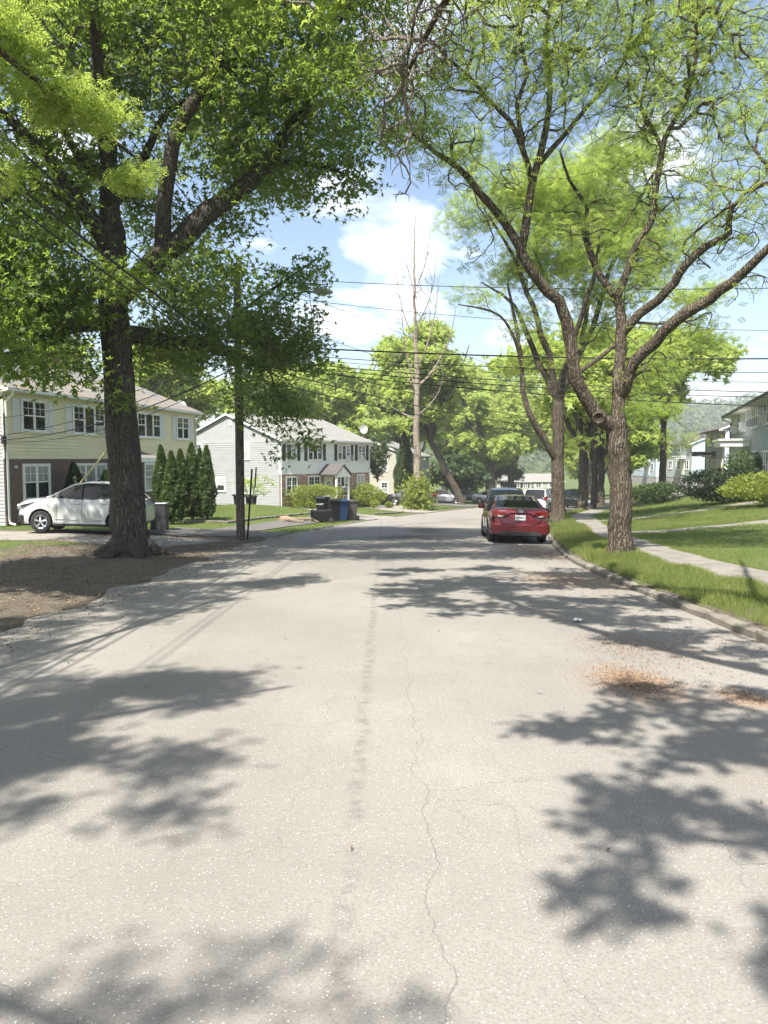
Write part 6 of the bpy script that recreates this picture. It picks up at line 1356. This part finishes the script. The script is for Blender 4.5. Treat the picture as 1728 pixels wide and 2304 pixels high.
a0 = Vector((.1, -.05, 0)); end = Q(676, 628, 24.4) - Vector((PXY[0], PXY[1], pz + 6.55))
m = MB(); m.tube([(.1, 0, .0), (.6, 0, .42), (1.1, -.02, .80), (1.5, -.05, end.z - .1), (end.x - .25, -.1, end.z + .02), (end.x, -.12, end.z)], .032, 8); m.build('arm', 'steel_dark', sl, smooth=True)
m = MB(); m.tube([(.12, 0, -.45), (.7, -.01, .15), (1.3, -.04, .72)], .02, 6); m.build('brace', 'steel_dark', sl)
m = MB(); s_ = []
for xx, w, z0, z1 in ((0, .05, -.04, .05), (.08, .10, -.06, .09), (.25, .155, -.08, .10), (.45, .15, -.07, .08), (.58, .09, -.05, .04), (.62, .03, -.03, .0)):
    s_.append([(end.x + xx, -.12 - w, end.z + z0 * .4), (end.x + xx, -.12 - w * .6, end.z + z1), (end.x + xx, -.12 + w * .6, end.z + z1), (end.x + xx, -.12 + w, end.z + z0 * .4), (end.x + xx, -.12 + w * .6, end.z + z0), (end.x + xx, -.12 - w * .6, end.z + z0)])
for r_ in s_: m.v.extend(r_)
for i in range(5):
    for k in range(6): m.f.append((i * 6 + k, i * 6 + (k + 1) % 6, i * 6 + 6 + (k + 1) % 6, i * 6 + 6 + k)); m.m.append(0)
m.f.append(tuple(range(6))); m.f.append(tuple(30 + k for k in range(6))); m.m += [0, 0]; hd = m.build('lamp_head', 'lamp_housing', sl, smooth=True, angle=50)
m = MB(); m.lathe([(0, -.13), (.07, -.125), (.12, -.09), (.13, -.05)], 14, (end.x + .30, -.12, end.z)); m.build('lens', 'lens', hd, smooth=True)
m = MB(); m.lathe([(0, .15), (.05, .15), (.05, .08)], 12, (end.x + .25, -.12, end.z)); m.build('photocell', 'steel_dark', hd)
pole('wooden utility pole beside the third locust on the right', 15.9, 58.0, 9.2); pole('wooden utility pole out of the picture on the right', 21.0, 23.5, 9.0); pole('wooden utility pole behind the viewer on the left', -4.9, -17, 9.6)
ORD = ['topmost', 'second down', 'third down', 'fourth down', 'fifth down', 'lowest']; WN = {}
def wire(a, b, sag, r, label, group):
    k = WN.get(group, 0); WN[group] = k + 1; label = label + (', ' + ORD[min(k, 5)] + '' if group != 'thin high wires' else '')
    a, b = Vector(a), Vector(b); pts = []
    for i in range(25):
        t = i / 24; p = a.lerp(b, t); p.z -= sag * 4 * t * (1 - t); pts.append(p)
    m = MB(); m.tube(pts, r, 5); o = m.build('utility_wire', 'wire_black', None, smooth=True); tag(o, label, 'wire', group); return o
def pp(h): return (PXY[0] + .05, PXY[1], pz + h)
B = (-4.9, -17, Gz(-4.9, -17))
for h0, h1, r, sg in ((8.6, 9.3, .011, .5), (8.3, 9.0, .008, .55), (6.3, 7.0, .016, .6), (5.9, 6.5, .022, .65), (5.6, 6.1, .016, .6)):
    wire(pp(h0), (B[0], B[1], B[2] + h1), sg, r, 'black wire running overhead along the left toward the viewer', 'wires along the left side')
Rz = Gz(21, 23.5)
for i, (yr, r, sg, hp) in enumerate(((752, .024, .35, 6.25), (775, .012, .45, 6.05), (800, .008, .4, 5.95), (818, .014, .45, 5.85), (826, .014, .5, 5.75), (845, .016, .5, 5.65))):
    e = Q(1659, yr, 23.9); d = (e - Vector(pp(hp))); wire(pp(hp), Vector(pp(hp)) + d * ((21 - PXY[0]) / (e.x - PXY[0])), sg, r, 'black cable crossing the street to the right', 'wires crossing the street')
e = Q(1659, 600, 17.5); wire(pp(8.4), e + (e - Vector(pp(8.4))) * .35, .3, .009, 'thin wire rising across the sky toward the right edge', 'thin high wires'); e = Q(1659, 690, 23); wire(pp(7.9), e + (e - Vector(pp(7.9))) * .3, .45, .008, 'thin wire crossing the sky just under the lamp head', 'thin high wires')
fz = Gz(15.9, 58)
for h0, h1, r, sg in ((8.6, 8.8, .010, .5), (8.2, 8.3, .009, .5), (7.4, 7.2, .009, .5), (6.2, 6.3, .016, .5), (5.7, 5.9, .02, .55), (5.3, 5.5, .018, .55)):
    wire(pp(h0), (15.9, 58, fz + h1), sg, r, 'black wire slanting down the street to the far pole', 'wires down the street')
H1C = Vector((-14.2, 28.45, 2.2))
for h0, dz, r, sg in ((5.9, .9, .010, .3), (5.8, .25, .014, .35), (5.6, .1, .02, .5), (5.4, .0, .012, .6)): wire(pp(h0), H1C + Vector((0, 0, dz)), sg, r, 'service wire to the left corner of the cream house', 'service drops to the cream house')
gw = thing('guy_wire', 'steel guy wire with a yellow plastic guard beside the white car', 'guy wire', (-12.0, 26.9, Gz(-12, 26.9)))
ga, gb = Vector((0, 0, 0)), Vector(pp(8.0)) - Vector((-12.0, 26.9, Gz(-12, 26.9)))
MB().tube([ga, gb], .008, 5).build('strand', 'galvanised', gw); MB().tube([ga.lerp(gb, .07), ga.lerp(gb, .36)], .035, 8).build('guard', 'guy_yellow', gw, smooth=True)
# leaning sign post, edge on
sp = thing('sign_post', 'leaning black steel sign post seen edge on beside the utility pole', 'sign', (PXY[0] + .16, PXY[1] + .2, Gz(PXY[0] + .16, PXY[1])))
m = MB(); m.tube([(0, 0, -.2), (.1, 0, 1.1), (.19, 0, 2.3)], .032, 6); m.build('post', 'steel_dark', sp)
m = MB(); m.bbox(.15, .17, -.24, .20, 1.70, 2.36); o = m.build('sign_plate', 'steel_dark', sp); o.rotation_euler = (0, .07, .10)
# blue disc sign far right
s2 = thing('road_sign', 'small blue sign by the right hand parked cars', 'sign', (14.2, 62, Gz(14.2, 62))); MB().tube([(0, 0, -.2), (0, 0, 2.7)], .03, 6).build('post', 'galvanised', s2); MB().lathe([(0, -.012), (.33, -.012), (.33, .012), (0, .012)], 20, (0, -.05, 2.45), 'y').build('disc', 'blue_sign', s2)
# grey box beside the cedar clump
gb_ = thing('storage_box', 'dark grey storage box with pale lid beside the cedars', 'box', (-8.2, 28.0, Gz(-8.2, 28.0)), .1); MB().bbox(-.28, .28, -.3, .3, 0, .95).build('body', 'grey_box', gb_, bevel=.02); MB().bbox(-.31, .31, -.33, .33, .955, 1.0).build('lid', 'galvanised', gb_, bevel=.02)
# scraps of litter
for i, (dx, dy, lab) in enumerate(((1420, 1291, 'crumpled white paper scrap by the right kerb'), (1250, 1342, 'small flat white scrap in the middle of the shaded right lane'), (1126, 1178, 'small pale scrap behind the red car'))):
    ray = Q(dx, dy, 10.0); d = ray - Vector((0, 0, CAM_Z)); t_ = 1.0
    for _ in range(40): p = Vector((0, 0, CAM_Z)) + d * t_; t_ += (p.z - float(road_z(p.x, p.y)) - .02) / 10 / .14
    m = MB(); rd = random.Random(i); n = 5; vv = [[(.16 * (a / n - .5), .10 * (b / n - .5), .02 + rd.random() * .03) for b in range(n + 1)] for a in range(n + 1)]
    for r_ in vv: m.v.extend(r_)
    for a in range(n):
        for b in range(n): m.f.append((a * 6 + b, a * 6 + b + 1, a * 6 + b + 7, a * 6 + b + 6)); m.m.append(0)
    o = m.build('paper_scrap', 'paper'); o.location = (p.x, p.y, float(road_z(p.x, p.y)) + .01); o.rotation_euler = (0, 0, i); tag(o, lab, 'litter', 'litter on the road')

# ------------------------------------------------------------------ summer haze in the air
m = bpy.data.materials.new('haze'); m.use_nodes = True; m.node_tree.nodes.clear(); MATS['haze'] = m
pv = m.node_tree.nodes.new('ShaderNodeVolumePrincipled'); pv.inputs['Color'].default_value = (.93, .96, .98, 1); pv.inputs['Density'].default_value = .0006; pv.inputs['Anisotropy'].default_value = .0
mo = m.node_tree.nodes.new('ShaderNodeOutputMaterial'); m.node_tree.links.new(pv.outputs[0], mo.inputs['Volume'])
hz_ = MB(); hz_.bbox(-1000, 1400, -120, 930, -12, 75); o = hz_.build('haze', 'haze'); tag(o, 'thin pale summer haze filling the street', 'haze', kind='stuff')
